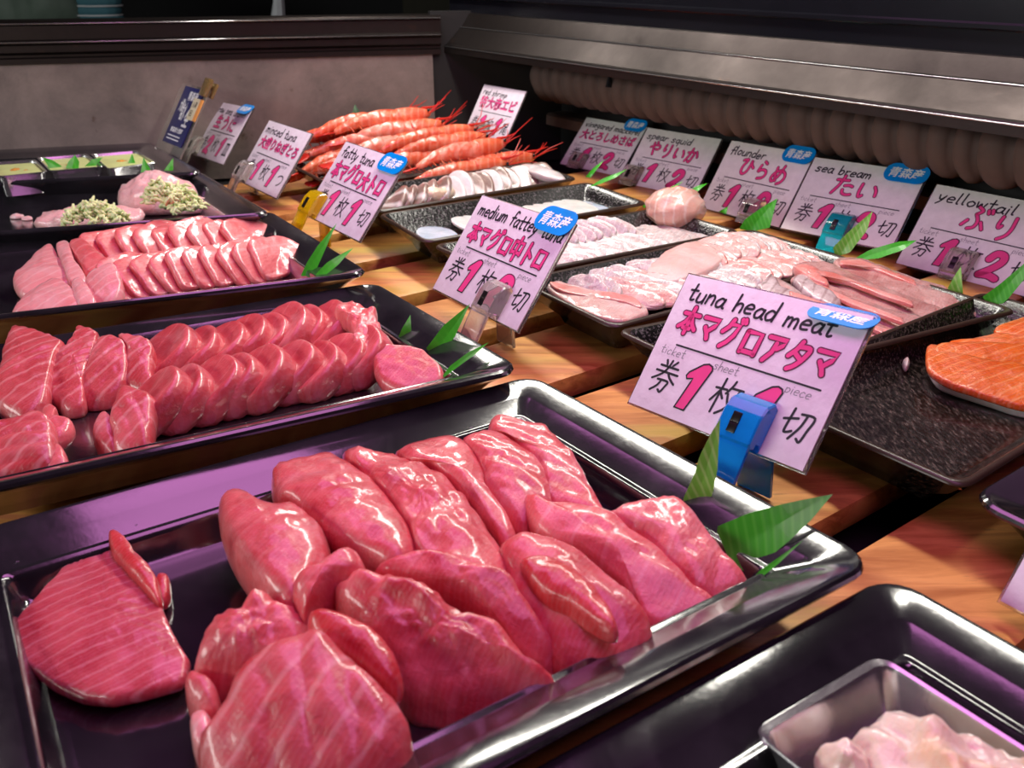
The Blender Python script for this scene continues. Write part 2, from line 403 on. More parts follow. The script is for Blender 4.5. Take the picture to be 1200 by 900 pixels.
RAIL = [(.760, .1495), (.760, .158), (.7612, .161), (.764, .1625), (.784, .1848), (.7855, .187), (.788, .1882), (.799, .2065), (.802, .2075), (.84, .2075), (.84, .165), (.80, .1495)]
struct(mk('trim_2', *extrude_profile(RAIL, -.45, 1.285), 'rail_steel', angle=18))
struct(mk('trim_3', *extrude_profile([(.802, .2075), (.802, .226), (.797, .228), (.797, .2315), (.803, .233), (.803, .46), (.86, .46), (.86, .2075)], -.45, 1.30), 'black_gloss', angle=20))
def edge_highlight(n, pts, r=.0009): struct(mk('trim_%d' % n, *tube(pts, r, 8), 'bright_steel', angle=180))  # bright strips added to stand in for the highlights on the rail edges
edge_highlight(10, [W(.7601, -.45, .1590), W(.7601, 1.284, .1590)]); edge_highlight(11, [W(.7848, -.45, .1868), W(.7848, 1.284, .1868)], .0008)
edge_highlight(12, [WL(-.6, -.0142, .2018), WL(.664, -.0142, .2018)]); edge_highlight(13, [WL(-.6, -.0142, .1776), WL(.664, -.0142, .1776)], .0008)
struct(mk('wall_right', *extrude_profile([(.945, -.035), (.945, .5), (.965, .5), (.965, -.035)], -.45, 1.18), 'black_matte'))
struct(mk('trim_4', *extrude_profile([(.905, .035), (.905, .05), (.909, .054), (.945, .054), (.945, .035)], -.45, 1.17), 'rust_steel'))
# ribbed wrapped hose under the rail
hose = empty('wrapped_hose', W(.885, .4, .112)); tag(hose, 'ribbed brown wrapped cooling hose running under the steel rail', 'hose')
rings = []; rib = .0315
def hose_ring(b, r, ph):
    c = W(.886, b, .112); out = []
    for j in range(20):
        a = 2 * math.pi * j / 20; w = 1 + .05 * noise.noise(V3((b * 30, math.cos(a), math.sin(a))))
        out.append(c + AX * math.cos(a) * r * w + UZ * math.sin(a) * r * w + BX * (.006 * math.sin(a) + .003 * noise.noise(V3((b * 20, 3, 1)))))
    return out
b = -.30
rl = random.Random(4)
while b < 1.13:
    w_ = rib * rl.uniform(.75, 1.1)
    for q in range(7):
        x = q / 7; rings.append(hose_ring(b + w_ * x, .0205 + .0135 * math.sqrt(max(0, 1 - (2 * x - 1) ** 2)) , q))
    b += w_
for q, r in ((.005, .024), (.012, .018), (.016, .008)): rings.append(hose_ring(b + q, r, 0))
mk('wrap', *loft(rings), 'hose_wrap', hose, angle=180)
cp = W(.855, .96, .12)
mk('hanging_tie', *tube([cp + V3((0, 0, .04)), cp + V3((0, 0, .012)), cp], [.003, .003, .006]), 'black_gloss', hose)

# room beyond the metal wall
struct(planebox('wall_far', V3((-.2, 3.4, .5)), V3((1, 0, 0)), V3((0, 1, 0)), UZ, 3., .05, 1., 'dark_room'))
struct(planebox('trim_8', V3((-.15, 3.2, .42)), V3((1, 0, 0)), V3((0, 1, 0)), UZ, .22, .04, .5, 'olive_wall'))
struct(planebox('trim_9', V3((-.5, 2.25, .10)), V3((1, 0, 0)), V3((0, 1, 0)), UZ, 1.5, .45, .02, 'dark_room'))
q = G(120, 40, .12); st = empty('folded_cloth', q); tag(st, 'blue and white striped cloth bundle behind the metal wall', 'cloth')
for i in range(6):
    bb = [q + V3((.058 * math.cos(a) + (.004 if i % 2 else 0), .04 * math.sin(a), .012 + .021 * i)) for a in [2 * math.pi * j / 14 for j in range(14)]]
    mk('fold', *body(bb, UZ, .022, .001, .001, i), 'cloth_teal', st)
    if i: mk('stripe', *body([p - UZ * .0105 + (p - q - UZ * (p - q).z) * .03 for p in bb], UZ, .004, 0, .0005, i + 9), 'cloth_white', st)
q = G(48, 40, .12)
tag(mk('cloth_bag', *body([q + V3((.13 * math.cos(a), .07 * math.sin(a), .05)) for a in [2 * math.pi * j / 20 for j in range(20)]], UZ, .09, .11, .03, 5, 12), 'bag_green'), 'dim greenish rounded bag behind the metal wall at far left', 'bag')
q = G(325, 40, .12)
tag(mk('ladle_handle', *tube([q, q + V3((.012, 0, .07)), q + V3((.016, 0, .13)), q + V3((.03, 0, .26))], [.022, .014, .010, .011]), 'cloth_white'), 'pale handle standing up behind the metal wall rail', 'handle')

# ------------------------------------------------------------------ lettering
LAT = {'t': [[(.22, .95), (.22, .15), (.3, .02), (.42, .08)], [(.03, .58), (.42, .6)]], 'u': [[(.08, .52), (.08, .12), (.22, 0), (.42, .14), (.44, .52)], [(.44, .3), (.46, 0)]],
 'n': [[(.08, .52), (.08, 0)], [(.08, .32), (.26, .52), (.42, .42), (.44, 0)]], 'a': [[(.44, .46), (.24, .54), (.06, .3), (.14, .02), (.34, .06), (.45, .4)], [(.45, .52), (.44, .1), (.54, 0)]],
 'h': [[(.08, 1.), (.08, 0)], [(.08, .3), (.25, .5), (.42, .42), (.44, 0)]], 'e': [[(.08, .28), (.44, .32), (.38, .5), (.2, .52), (.06, .3), (.14, .04), (.42, .06)]],
 'd': [[(.44, .44), (.22, .52), (.05, .26), (.18, 0), (.4, .1), (.46, .4)], [(.48, 1.), (.46, 0)]], 'm': [[(.06, .52), (.06, 0)], [(.06, .34), (.2, .52), (.31, .42), (.32, .02)], [(.32, .36), (.46, .52), (.58, .42), (.6, 0)]],
 'i': [[(.12, .5), (.12, 0)], [(.13, .74), (.15, .72)]], 'f': [[(.46, .92), (.32, 1.), (.2, .85), (.18, -.02)], [(.02, .5), (.42, .54)]], 'y': [[(.06, .52), (.14, .16), (.28, .14), (.44, .52)], [(.44, .52), (.3, .0), (.08, -.36)]],
 'c': [[(.42, .44), (.26, .54), (.06, .28), (.18, 0), (.44, .08)]], 's': [[(.42, .48), (.22, .54), (.1, .4), (.36, .24), (.36, .06), (.18, 0), (.04, .08)]], 'r': [[(.1, .52), (.1, 0)], [(.1, .3), (.24, .5), (.42, .5)]],
 'g': [[(.42, .46), (.22, .54), (.06, .3), (.18, .1), (.4, .2), (.43, .5)], [(.43, .5), (.42, -.2), (.24, -.38), (.06, -.26)]], 'k': [[(.08, 1.), (.08, 0)], [(.42, .52), (.1, .22), (.44, 0)]],
 'l': [[(.12, 1.), (.11, .1), (.2, 0)]], 'o': [[(.24, .53), (.05, .3), (.18, 0), (.4, .08), (.46, .36), (.26, .53)]], 'b': [[(.08, 1.), (.08, 0)], [(.08, .3), (.28, .52), (.46, .3), (.3, 0), (.08, .06)]],
 'w': [[(.04, .52), (.14, .02), (.28, .42), (.42, .02), (.56, .52)]], 'p': [[(.1, .52), (.08, -.38)], [(.1, .4), (.3, .52), (.46, .3), (.28, .02), (.1, .1)]], 'q': [[(.42, .46), (.2, .54), (.05, .28), (.2, 0), (.42, .2)], [(.45, .52), (.43, -.4)]],
 'v': [[(.04, .52), (.2, 0), (.4, .52)]]}
LW = {'m': .74, 'w': .68, 'i': .3, 'l': .34, 'f': .46, 't': .5, 'r': .5, ' ': .45}
JP = {'券': [[(.28, .96), (.36, .84)], [(.72, .98), (.6, .84)], [(.14, .78), (.86, .78)], [(.06, .61), (.95, .61)], [(.5, .98), (.46, .76), (.34, .55), (.04, .34)], [(.57, .6), (.7, .48), (.96, .34)], [(.28, .36), (.7, .36), (.68, .2), (.6, .02), (.48, .07)], [(.44, .36), (.37, .18), (.18, 0)]],
 '枚': [[(.02, .68), (.42, .7)], [(.23, .98), (.22, 0)], [(.22, .66), (.02, .3)], [(.24, .6), (.4, .44)], [(.6, .98), (.55, .8), (.44, .6)], [(.55, .78), (.98, .79)], [(.88, .78), (.78, .45), (.62, .18), (.4, 0)], [(.52, .6), (.66, .34), (.98, .02)]],
 '切': [[(.02, .56), (.46, .68)], [(.22, .92), (.2, .3), (.26, .2), (.44, .28)], [(.5, .82), (.94, .82), (.9, .4), (.84, .06), (.7, .12)], [(.7, .82), (.64, .45), (.45, .05)]],
 'つ': [[(.1, .65), (.45, .78), (.8, .7), (.88, .45), (.7, .2), (.4, .08)]], '本': [[(.08, .72), (.92, .72)], [(.5, .98), (.5, 0)], [(.48, .7), (.3, .4), (.04, .2)], [(.52, .7), (.7, .4), (.96, .2)], [(.32, .2), (.68, .2)]],
 'マ': [[(.08, .85), (.9, .85), (.75, .6), (.5, .38)], [(.3, .5), (.5, .3), (.62, .1)]], 'グ': [[(.4, .95), (.3, .7), (.08, .5)], [(.36, .8), (.8, .8), (.7, .45), (.5, .2), (.25, .02)], [(.8, 1.02), (.86, .92)], [(.94, 1.04), (1., .94)]],
 'ロ': [[(.15, .82), (.15, .1)], [(.15, .82), (.85, .82), (.85, .1)], [(.15, .14), (.85, .14)]], 'ア': [[(.08, .85), (.92, .85), (.8, .65), (.6, .5)], [(.5, .68), (.45, .35), (.2, .02)]],
 'タ': [[(.42, .98), (.3, .7), (.06, .42)], [(.38, .8), (.85, .8), (.75, .45), (.5, .15), (.25, 0)], [(.3, .56), (.62, .4)]], '中': [[(.08, .82), (.08, .28)], [(.08, .82), (.92, .82), (.92, .28)], [(.08, .33), (.92, .33)], [(.5, 1.06), (.5, -.04)]],
 'ト': [[(.35, .98), (.35, 0)], [(.37, .62), (.6, .5), (.8, .38)]], '大': [[(.06, .64), (.94, .64)], [(.5, .98), (.47, .6), (.3, .25), (.04, .02)], [(.52, .62), (.68, .3), (.96, .02)]],
 'た': [[(.06, .75), (.6, .78)], [(.34, .98), (.25, .5), (.06, .05)], [(.52, .5), (.72, .54), (.88, .5)], [(.5, .28), (.56, .12), (.75, .06), (.95, .1)]], 'い': [[(.12, .82), (.12, .4), (.2, .15), (.32, .24)], [(.72, .75), (.85, .55), (.9, .3)]],
 'ひ': [[(.06, .78), (.36, .84), (.2, .5), (.2, .2), (.38, .06), (.58, .2), (.66, .5), (.66, .82), (.76, .6), (.94, .46)]], 'ら': [[(.38, .98), (.56, .88)], [(.26, .76), (.2, .4), (.4, .52), (.68, .5), (.78, .3), (.65, .1), (.35, .02)]],
 'め': [[(.2, .8), (.28, .4), (.42, .15)], [(.62, .92), (.5, .45), (.25, .1), (.08, .25), (.18, .52), (.5, .68), (.82, .58), (.92, .35), (.8, .12), (.6, .02)]], 'や': [[(.06, .55), (.45, .72), (.8, .74), (.9, .56), (.75, .42), (.58, .44)], [(.5, .98), (.58, .86)], [(.24, .9), (.36, .5), (.5, .02)]],
 'り': [[(.24, .92), (.2, .6), (.26, .45), (.34, .55)], [(.72, .95), (.74, .5), (.65, .2), (.42, 0)]], 'か': [[(.04, .68), (.5, .74), (.58, .6), (.5, .2), (.4, .05), (.28, .14)], [(.32, .98), (.22, .5), (.04, .08)], [(.72, .8), (.86, .62), (.94, .45)]],
 'ぶ': [[(.4, .98), (.58, .86), (.42, .7)], [(.42, .7), (.58, .45), (.55, .2), (.35, .1)], [(.2, .42), (.06, .2)], [(.72, .42), (.88, .16)], [(.78, .92), (.83, .8)], [(.92, .96), (.97, .84)]],
 '1': [[(.16, .66), (.4, .86), (.56, .97)], [(.56, .97), (.5, .6), (.34, .04)]], '2': [[(.16, .68), (.34, .92), (.64, .9), (.72, .68), (.5, .38), (.12, .06)], [(.12, .06), (.5, .1), (.84, .03)]],
 '生': [[(.3, .95), (.12, .65)], [(.2, .75), (.85, .75)], [(.15, .42), (.82, .42)], [(.52, .98), (.52, .06)], [(.04, .06), (.96, .06)]], 'う': [[(.35, .95), (.6, .86)], [(.12, .62), (.5, .72), (.78, .6), (.75, .3), (.4, 0)]],
 'に': [[(.14, .9), (.1, .4), (.16, .1), (.22, .25)], [(.45, .7), (.85, .72)], [(.45, .3), (.55, .12), (.9, .12)]], '-': [[(0, .5), (1, .5)]]}
NUM1 = [(.26, 0), (.56, .0), (.84, .90), (.80, .97), (.68, 1.0), (.54, .96), (.24, .74), (.20, .66), (.25, .60), (.42, .64), (.40, .56)]
class Ink:
    """flat strokes on a card: x to the right, y up, z off the surface (metres)"""
    def __init__(s): s.V = []; s.F = []
    def stroke(s, P, w, z, smooth=True):
        P = [V3((x, y, 0)) for x, y in P]
        if smooth and len(P) > 2: P = catmull(P, 5, False)
        k = len(s.V); n = len(P)
        for i, p in enumerate(P):
            t = (P[min(i + 1, n - 1)] - P[max(i - 1, 0)]).normalized(); q = V3((-t.y, t.x, 0)) * w * .5
            s.V += [p + q + V3((0, 0, z)), p - q + V3((0, 0, z))]
        s.F += [(k + 2 * i, k + 2 * i + 1, k + 2 * i + 3, k + 2 * i + 2) for i in range(n - 1)]
        for p in (P[0], P[-1]):
            k = len(s.V); s.V += [p + V3((math.cos(a) * w * .5, math.sin(a) * w * .5, z + 2e-6)) for a in [2 * math.pi * j / 10 for j in range(10)]]
            s.F.append(tuple(range(k, k + 10)))
    def glyph(s, strokes, x, y, sx, sy, w, z, slant=.08, smooth=True, drop=0.):
        for st in strokes: s.stroke([(x + (px + slant * py) * sx, y + py * sy + drop * px * sx) for px, py in st], w, z, smooth)
    def poly(s, P, z):
        k = len(s.V); s.V += [V3((x, y, z)) for x, y in P]; s.F.append(tuple(range(k, k + len(P))))
    def mesh(s, fr, name, mat, parent):
        o, x, y, n = fr
        return mk(name, [o + x * v.x + y * v.y + n * v.z for v in s.V], s.F, mat, parent, recalc=False, angle=180) if s.V else None
def font_mesh(txt, h, bold=0., shear=0.):
    cu = bpy.data.curves.new('tmp', 'FONT'); cu.body = txt; cu.size = h; cu.offset = bold; cu.shear = shear; cu.resolution_u = 3
    o = bpy.data.objects.new('tmp', cu); COL.objects.link(o); bpy.context.view_layer.update()
    ev = o.evaluated_get(bpy.context.evaluated_depsgraph_get()); me = ev.to_mesh()
    Vs = [v.co.copy() for v in me.vertices]; Fs = [tuple(p.vertices) for p in me.polygons]; ev.to_mesh_clear()
    bpy.data.objects.remove(o); bpy.data.curves.remove(cu)
    x0 = min(v.x for v in Vs); x1 = max(v.x for v in Vs); y0 = min(v.y for v in Vs); y1 = max(v.y for v in Vs)
    return Vs, Fs, (x0, x1, y0, y1)
def ftext(ink, txt, x, y, w, h, z, bold=0., shear=0.):
    """printed characters fitted to the box x,y,w,h"""
    Vs, Fs, (x0, x1, y0, y1) = font_mesh(txt, h, bold, shear); k = len(ink.V)
    ink.V += [V3((x + (v.x - x0) / (x1 - x0) * w, y + (v.y - y0) / (y1 - y0) * h, z)) for v in Vs]; ink.F += [tuple(i + k for i in f) for f in Fs]

CW, CHT = .128, .0908
def price_card(o, x, y, title, main, nums, last, lab, sticker=None, scale=1., font=False, bottom_only=False, tsize=.011, tw=None, words=True, pinkw=.0034, paper='card_lavender'):
    x = V3(x).normalized(); y = V3(y); y = (y - x * y.dot(x)).normalized(); n = x.cross(y); o = V3(o)
    x, y, n = x * scale, y * scale, n * scale; fr = (o, x, y, n)
    P = lambda u, v, w=0: o + x * u + y * v + n * w
    root = empty('price_card', P(CW / 2, 0, -.001)); tag(root, lab, 'price card', 'handwritten price cards')
    xu, yu, nu = x.normalized(), y.normalized(), n.normalized()
    mk('card_panel', *obox(P(CW / 2, CHT / 2, -.0006), xu, yu, nu, CW / 2 * scale, CHT / 2 * scale, .0005 * scale, .0003), paper, root)
    mk('clear_sleeve', *obox(P(CW / 2, CHT / 2, -.0022), xu, yu, nu, (CW / 2 + .0015) * scale, (CHT / 2 + .0012) * scale, .0009 * scale, .0005), 'holder_clear', root)
    rr = random.Random(title)
    bk, gr, pk, po = Ink(), Ink(), Ink(), Ink(); Z = [.00012, .00018, .00026]
    if title and not bottom_only:
        tot = sum(LW.get(c, .56) for c in title); w_ = tw or min(.112, tot * tsize * .98); k = w_ / tot; cx = .007
        for c in title:
            if c in LAT: bk.glyph(LAT[c], cx, .0745 + rr.uniform(-.0006, .0006) - .018 * (cx - .007) * .5, k, tsize * rr.uniform(.95, 1.05), .0016, Z[0], .12)
            cx += LW.get(c, .56) * k
    if main and not bottom_only:
        x0, x1, y0, h = main[1:5] if len(main) > 1 else (.012, .118, .050, .02)
        if font:
            ftext(po, main[0], x0, y0, x1 - x0, h, Z[1], .0010, 0); ftext(pk, main[0], x0, y0, x1 - x0, h, Z[2], .0002, 0)
        else:
            n_ = len(main[0]); st = (x1 - x0) / n_
            for i, c in enumerate(main[0]):
                yy = y0 + rr.uniform(-.001, .001) - .02 * i * st; s_ = h * rr.uniform(.92, 1.04)
                po.glyph(JP[c], x0 + i * st, yy, st * .86, s_, pinkw + .0009, Z[1], .06, c not in 'ロマグア中切')
                pk.glyph(JP[c], x0 + i * st, yy, st * .86, s_, pinkw - .0007, Z[2], .06, c not in 'ロマグア中切')
    if not bottom_only: bk.stroke([(.016, .0445), (.118, .0440)], .0012, Z[0])
    if words and not bottom_only:
        for wd_, cx in (('ticket', .006), ('sheet', .048), ('piece', .098)):
            for c in wd_:
                gr.glyph(LAT[c], cx, .0372, .0068, .0058, .00042, Z[0], .1); cx += LW.get(c, .56) * .0066
    for c, cx in (('券', .008), ('枚', .055)): bk.glyph(JP[c], cx, .0125, .019, .022, .00155, Z[0], .08)
    if last in JP: bk.glyph(JP[last], .104, .0125, .018, .0195, .00155, Z[0], .08)
    else: ftext(bk, last, .104, .0115, .017, .020, Z[0], .0002)
    for c, cx in ((nums[0], .029), (nums[1], .078)):
        if c == '1':
            Q = [(cx - .001 + px * .0250, .0075 + py * .0315) for px, py in NUM1]; pk.poly(Q, Z[1]); bk.stroke(Q + Q[:2], .00115, Z[2], False)
        else:
            po.glyph(JP[c], cx - .001, .008, .022, .0275, .0086, Z[1], .14); pk.glyph(JP[c], cx - .001, .008, .022, .0275, .0066, Z[2], .14)
    bk.mesh(fr, 'black_lettering', 'ink_black', root); gr.mesh(fr, 'small_lettering', 'ink_grey', root)
    po.mesh(fr, 'pink_outline', 'ink_pink_outline', root); pk.mesh(fr, 'pink_lettering', 'ink_pink', root)
    if sticker:
        su, sv, sw, sh, tilt = sticker; c0 = P(su, sv, .0008)
        sy = (yu * math.cos(R(tilt)) - nu * math.sin(R(tilt))); sn = xu.cross(sy)
        pts = []
        for cx, cy, a0 in ((1, 1, 0), (-1, 1, 90), (-1, -1, 180), (1, -1, 270)):
            for i in range(7):
                a = R(a0 + 15 * i); r = sh * .48
                pts.append(((sw / 2 - r) * cx + r * math.cos(a), (sh / 2 - r * .95) * cy + r * math.sin(a)))
        r0 = [c0 + (xu * a + sy * b_) * scale for a, b_ in pts]; r1 = [p + sn * .0006 for p in r0]
        sk = mk('origin_sticker', *loft([r0, r1]), 'sticker_blue', root)
        ik = Ink(); ftext(ik, '青森産', -sw * .38, -sh * .30, sw * .76, sh * .60, .0007 / scale, .0002, .12)
        ik.mesh((c0, xu * scale, sy * scale, sn * scale), 'white_lettering', 'sticker_white', sk)
    return fr, root

def clip(fr, u, mat, lab, w=.025, up=.027, spring=True, reach=None):
    o, x, y, n = fr; x, y, n = x.normalized(), y.normalized(), n.normalized(); s = fr[1].length
    P = lambda a, b_, c_: o + x * a + y * b_ + n * c_
    uc = u * CW * s
    # feet stand on the slats (z = 0): slide down the splayed legs until they touch
    def foot(b0, c0, k):
        d = (-y * math.cos(R(k)) + n * math.sin(R(k))).normalized() if k > 0 else (-y * math.cos(R(-k)) - n * math.sin(R(-k))).normalized()
        p = P(uc, b0, c0); return p + d * max(.006, (p.z - .0012) / max(.2, -d.z)), d
    root = empty('card_clip', V3((P(uc, 0, 0).x, P(uc, 0, 0).y, 0))); tag(root, lab, 'clip', 'plastic card clips')
    hw = w / 2
    for nm, b0, c0, k in (('front_leg', .10, .0100, -6), ('back_leg', .55, -.0075, -38)):
        top = P(uc, up * b0, c0); f_, d = foot(up * b0, c0, k); L = (f_ - top).length
        mk(nm, *obox((f_ + top) / 2, x, -d, x.cross(-d).normalized(), hw * .94, L / 2, .0013, .0006), mat, root)
    prof = [(.0006, -.02), (.0006, 1.), (.0040, 1.06), (.0098, .90), (.0124, .60), (.0122, .05), (.0100, -.06), (.0070, -.02), (.0070, .10), (.0030, .12)]
    ring = lambda sx, g=0.: [P(uc + sx, up * (.5 + (b_ - .5) * (1 - g)), .0006 + (c_ - .0006) * (1 - g)) for c_, b_ in prof]
    mk('jaw', *loft([ring(-hw, .07), ring(-hw * .92), ring(hw * .92), ring(hw, .07)]), mat, root, angle=22)
    prof2 = [(-.0032, .0), (-.0032, 1.), (-.008, .95), (-.0095, .5), (-.006, .3)]
    ring2 = lambda sx: [P(uc + sx, up * b_, c_) for c_, b_ in prof2]
    mk('rear_jaw', *loft([ring2(-hw), ring2(hw)]), mat, root, angle=25)
    if spring:
        q = MB(); q.add(*obox(P(uc - hw * .15, up * .50, .0126), x, y, n, hw * .22, up * .11, .0006, .0003)); q.add(*obox(P(uc - hw * .15, up * .26, .0126), x, y, n, hw * .22, up * .10, .0006, .0003))
        q.add(*tube([P(uc - hw * .37, up * .38, .0126), P(uc + hw * .07, up * .38, .0126)], .0008)); q.build('spring', 'spring_dark', root)
    return root

CARDS = {
 'head': ([.0741, .483, .0283], [.617, -.782, .085], [.429, .425, .797]), 'medium': ([-.0689, .7024, .0256], [.565, -.825, .031], [.474, .355, .806]),
 'fatty': ([-.2272, .9156, .0343], [.597, -.802, .001], [.508, .38, .773]), 'shrimp': ([-.0756, 1.375, .0394], [.567, -.823, .015], [.405, .295, .866]),
 'minced': ([-.3712, 1.1527, .0173], [.609, -.793, .001], [.489, .376, .787]), 'urchin': ([-.4923, 1.34, .0137], [.601, -.798, .044], [.468, .396, .79]),
 'flounder': ([.2378, 1.0701, .001], [.545, -.838, .034], [.426, .312, .849]), 'bream': ([.3044, .9454, .0096], [.674, -.738, .027], [.448, .438, .779])}
def frame(yaw, lean):
    y = R(yaw); l = R(lean); x = V3((math.cos(y), math.sin(y), 0)); bk = V3((-math.sin(y), math.cos(y), 0)); return x, bk * math.sin(l) + UZ * math.cos(l)
CARDS['mack'] = ([.0741, 1.331, .0008], *frame(-47.5, 42)); CARDS['squid'] = ([.1537, 1.207, .0008], *frame(-46, 38)); CARDS['yellow'] = ([.3975, .8476, .0005], *frame(-51, 36))
CARDS['corner'] = (tuple(G(1172, 704, .012)), *frame(-52, 36))

f_head, _ = price_card(*CARDS['head'], 'tuna head meat', ('本マグログアタマ'.replace('グア', 'ア') if False else '本マグロアタマ', .010, .122, .052, .0185), '11', '切', 'large lavender price card reading tuna head meat, in the foreground',
    (.112, .0865, .040, .017, 40), tsize=.0115, tw=.104)
f_med, _ = price_card(*CARDS['medium'], 'medium fattey tuna', ('本マグロ中トロ', .010, .121, .050, .019), '12', '切', 'lavender price card reading medium fattey tuna beside the two row tray', (.108, .089, .045, .022, 12), tsize=.012, tw=.118)
f_fat, _ = price_card(*CARDS['fatty'], 'fatty tuna', ('本マグロ大トロ', .008, .121, .050, .019), '11', '切', 'lavender price card reading fatty tuna held by the yellow clip', (.110, .084, .046, .021, 8), tsize=.012, tw=.070)
f_min, _ = price_card(*CARDS['minced'], 'minced tuna', ('大盛りねぎとろ', .008, .122, .052, .018), '11', 'つ', 'lavender price card reading minced tuna in front of the shrimp plate', None, font=True, tsize=.012, tw=.092, pinkw=.003)
f_urc, _ = price_card(*CARDS['urchin'], 'raw sea urchin', ('生うに', .020, .105, .050, .021), '21', '皿', 'small lavender card beside the navy poster at the metal wall', (.108, .087, .045, .018, 20), tsize=.011, tw=.112)
f_shr, _ = price_card(*CARDS['shrimp'], 'red shrimp', ('特大赤エビ', .010, .120, .050, .022), '11', '尾', 'pinkish price card reading red shrimp standing behind the shrimp', None, font=True, tsize=.010, tw=.075, words=False, scale=.88)
f_mac, _ = price_card(*CARDS['mack'], 'vinegared mackerel', ('大とろしめさば', .008, .122, .051, .019), '12', '切', 'white price card reading vinegared mackerel below the hose', (.106, .090, .042, .022, 5), scale=.935, font=True, tsize=.0105, tw=.116, paper='card_paper')
f_squ, _ = price_card(*CARDS['squid'], 'spear squid', ('やりいか', .020, .108, .050, .022), '12', '切', 'white price card reading spear squid without any blue sticker', None, scale=.958, tsize=.0105, tw=.078, pinkw=.0032, paper='card_paper')
f_flo, _ = price_card(*CARDS['flounder'], 'flounder', ('ひらめ', .032, .108, .050, .024), '12', '切', 'white price card reading flounder behind the pink rosette', (.108, .087, .044, .021, 8), tsize=.0105, tw=.056, paper='card_paper')
f_bre, _ = price_card(*CARDS['bream'], 'sea bream', ('たい', .036, .092, .050, .025), '12', '切', 'white price card reading sea bream held by the teal clip', (.108, .086, .047, .022, 8), tsize=.0105, tw=.066, paper='card_paper')
f_yel, _ = price_card(*CARDS['yellow'], 'yellowtail', ('ぶり', .040, .098, .049, .026), '12', '切', 'white price card reading yellowtail at the right edge', (.118, .087, .047, .022, 8), tsize=.0115, tw=.078, paper='card_paper')
f_cor, _ = price_card(*CARDS['corner'], '', None, '11', '切', 'lavender price card cut off at the lower right edge over bare wood', None, bottom_only=True)

clip(f_head, .685, 'clip_blue', 'translucent blue clip holding the tuna head meat card')
clip(f_med, .70, 'clip_clear', 'clear clip holding the medium fattey tuna card')
clip(f_fat, .14, 'clip_yellow', 'translucent yellow clip holding the fatty tuna card')
clip(f_min, .15, 'clip_clear', 'clear clip holding the minced tuna card')
clip(f_urc, .04, 'clip_clear', 'clear clip at the foot of the small card by the navy poster')
clip(f_mac, .30, 'clip_clear', 'small clear clip on the vinegared mackerel card', up=.022)
clip(f_squ, .13, 'clip_smoke', 'yellowish clear clip on the spear squid card', up=.026)
clip(f_flo, .66, 'clip_clear', 'clear clip on the flounder card half behind a green leaf', up=.024)
clip(f_bre, .52, 'clip_teal', 'translucent teal clip holding the sea bream card')
clip(f_yel, .47, 'clip_smoke', 'clear amber tinted clip holding the yellowtail card', up=.028)

# navy poster in its stand, behind the urchin card
x, y = frame(-50, 33); o = G(190.8, 165, .046); n = x.cross(y)
po_ = empty('poster_stand', o + x * .04); tag(po_, 'navy blue poster with white writing leaning in a clear stand', 'poster')
pw, ph = .070, .086
mk('poster_panel', *obox(o + x * pw / 2 + y * ph / 2, x, y, n, pw / 2, ph / 2, .0008, .0003), 'navy', po_)
mk('clear_stand', *obox(o + x * (pw / 2 - .008) + y * (ph / 2 - .026) - n * .003, x, y, n, pw / 2 + .014, ph / 2 + .030, .0014, .0006), 'holder_clear', po_)
ik = Ink(); z = .0011
ftext(ik, '青森産', .026, .066, .032, .015, z, .0004); ftext(ik, '大間', .010, .048, .012, .020, z, .0006); ftext(ik, '塩水', .022, .036, .016, .028, z, .0006); ftext(ik, '生', .042, .028, .018, .026, z, .0008)
ftext(ik, '青森県大間町', .012, .017, .044, .008, z, .0002); ik.stroke([(.010, .012), (.054, .012)], .0016, z); ik.stroke([(.010, .007), (.054, .007)], .0016, z)
ik.mesh((o, x, y, n), 'white_lettering', 'sticker_white', po_)
c0 = o + x * .068 + y * .056 + n * .004
tg = empty('label_tag', c0 - y * .015); tag(tg, 'small cream and orange tag stuck on the navy poster', 'tag')
mk('cream_panel', *obox(c0, x, y, n, .011, .016, .0006, .0002), 'tag_cream', tg); mk('orange_panel', *obox(c0 + x * .016, x, y, n, .005, .016, .0006, .0002), 'tag_orange', tg)
ik = Ink(); ftext(ik, '入荷', -.008, .002, .015, .009, .0008, .0001); ftext(ik, '日', -.006, -.011, .007, .009, .0008, .0001); ik.mesh((c0, x, y, n), 'black_lettering', 'ink_black', tg)
c0 = o + x * .078 + y * .090
q = MB(); q.add(*obox(c0 + n * .004, x, y, n, .009, .013, .003, .001)); q.add(*obox(c0 - n * .006, x, y, n, .009, .011, .002, .001)); q.add(*tube([c0 - n * .005 + y * .006, c0 + n * .005 + y * .006], .004))
tag(q.build('card_clip', 'clip_brown'), 'brown clip gripping the top of the navy poster', 'clip', 'plastic card clips')

# ------------------------------------------------------------------ fish pieces
SEED = [1]
def piece(t, poly, h0, h1, thick, dome, mat, lab, group, name='tuna_slice', amp=.0012, infl=1.05, ridge=None, freq=55., cat='tuna slice', smooth=True, nb=72, round_=.34, parent=None):
    """poly: outline in the photograph; h0 / h1: height over the tray floor at its far and near end"""
    ys = [p[1] for p in poly]; y0, y1 = min(ys), max(ys)
    P = [t.F(px, py, h0 + (h1 - h0) * (py - y0) / (y1 - y0)) for px, py in poly]
    c = sum(P, V3()) / len(P); P = [c + (p - c) * infl for p in P]
    P = catmull(P, 6) if smooth else resample(P, 90)
    SEED[0] += 1
    Vs, Fs = body([p - t.n * thick * .5 for p in P], t.n, thick, dome, amp, SEED[0], freq, nb, ridge, t.clamp, K=14, round_=round_)
    if parent: return mk(name, Vs, Fs, mat, parent, angle=180)
    return tag(mk(name, Vs, Fs, mat, angle=180), lab, cat, group)

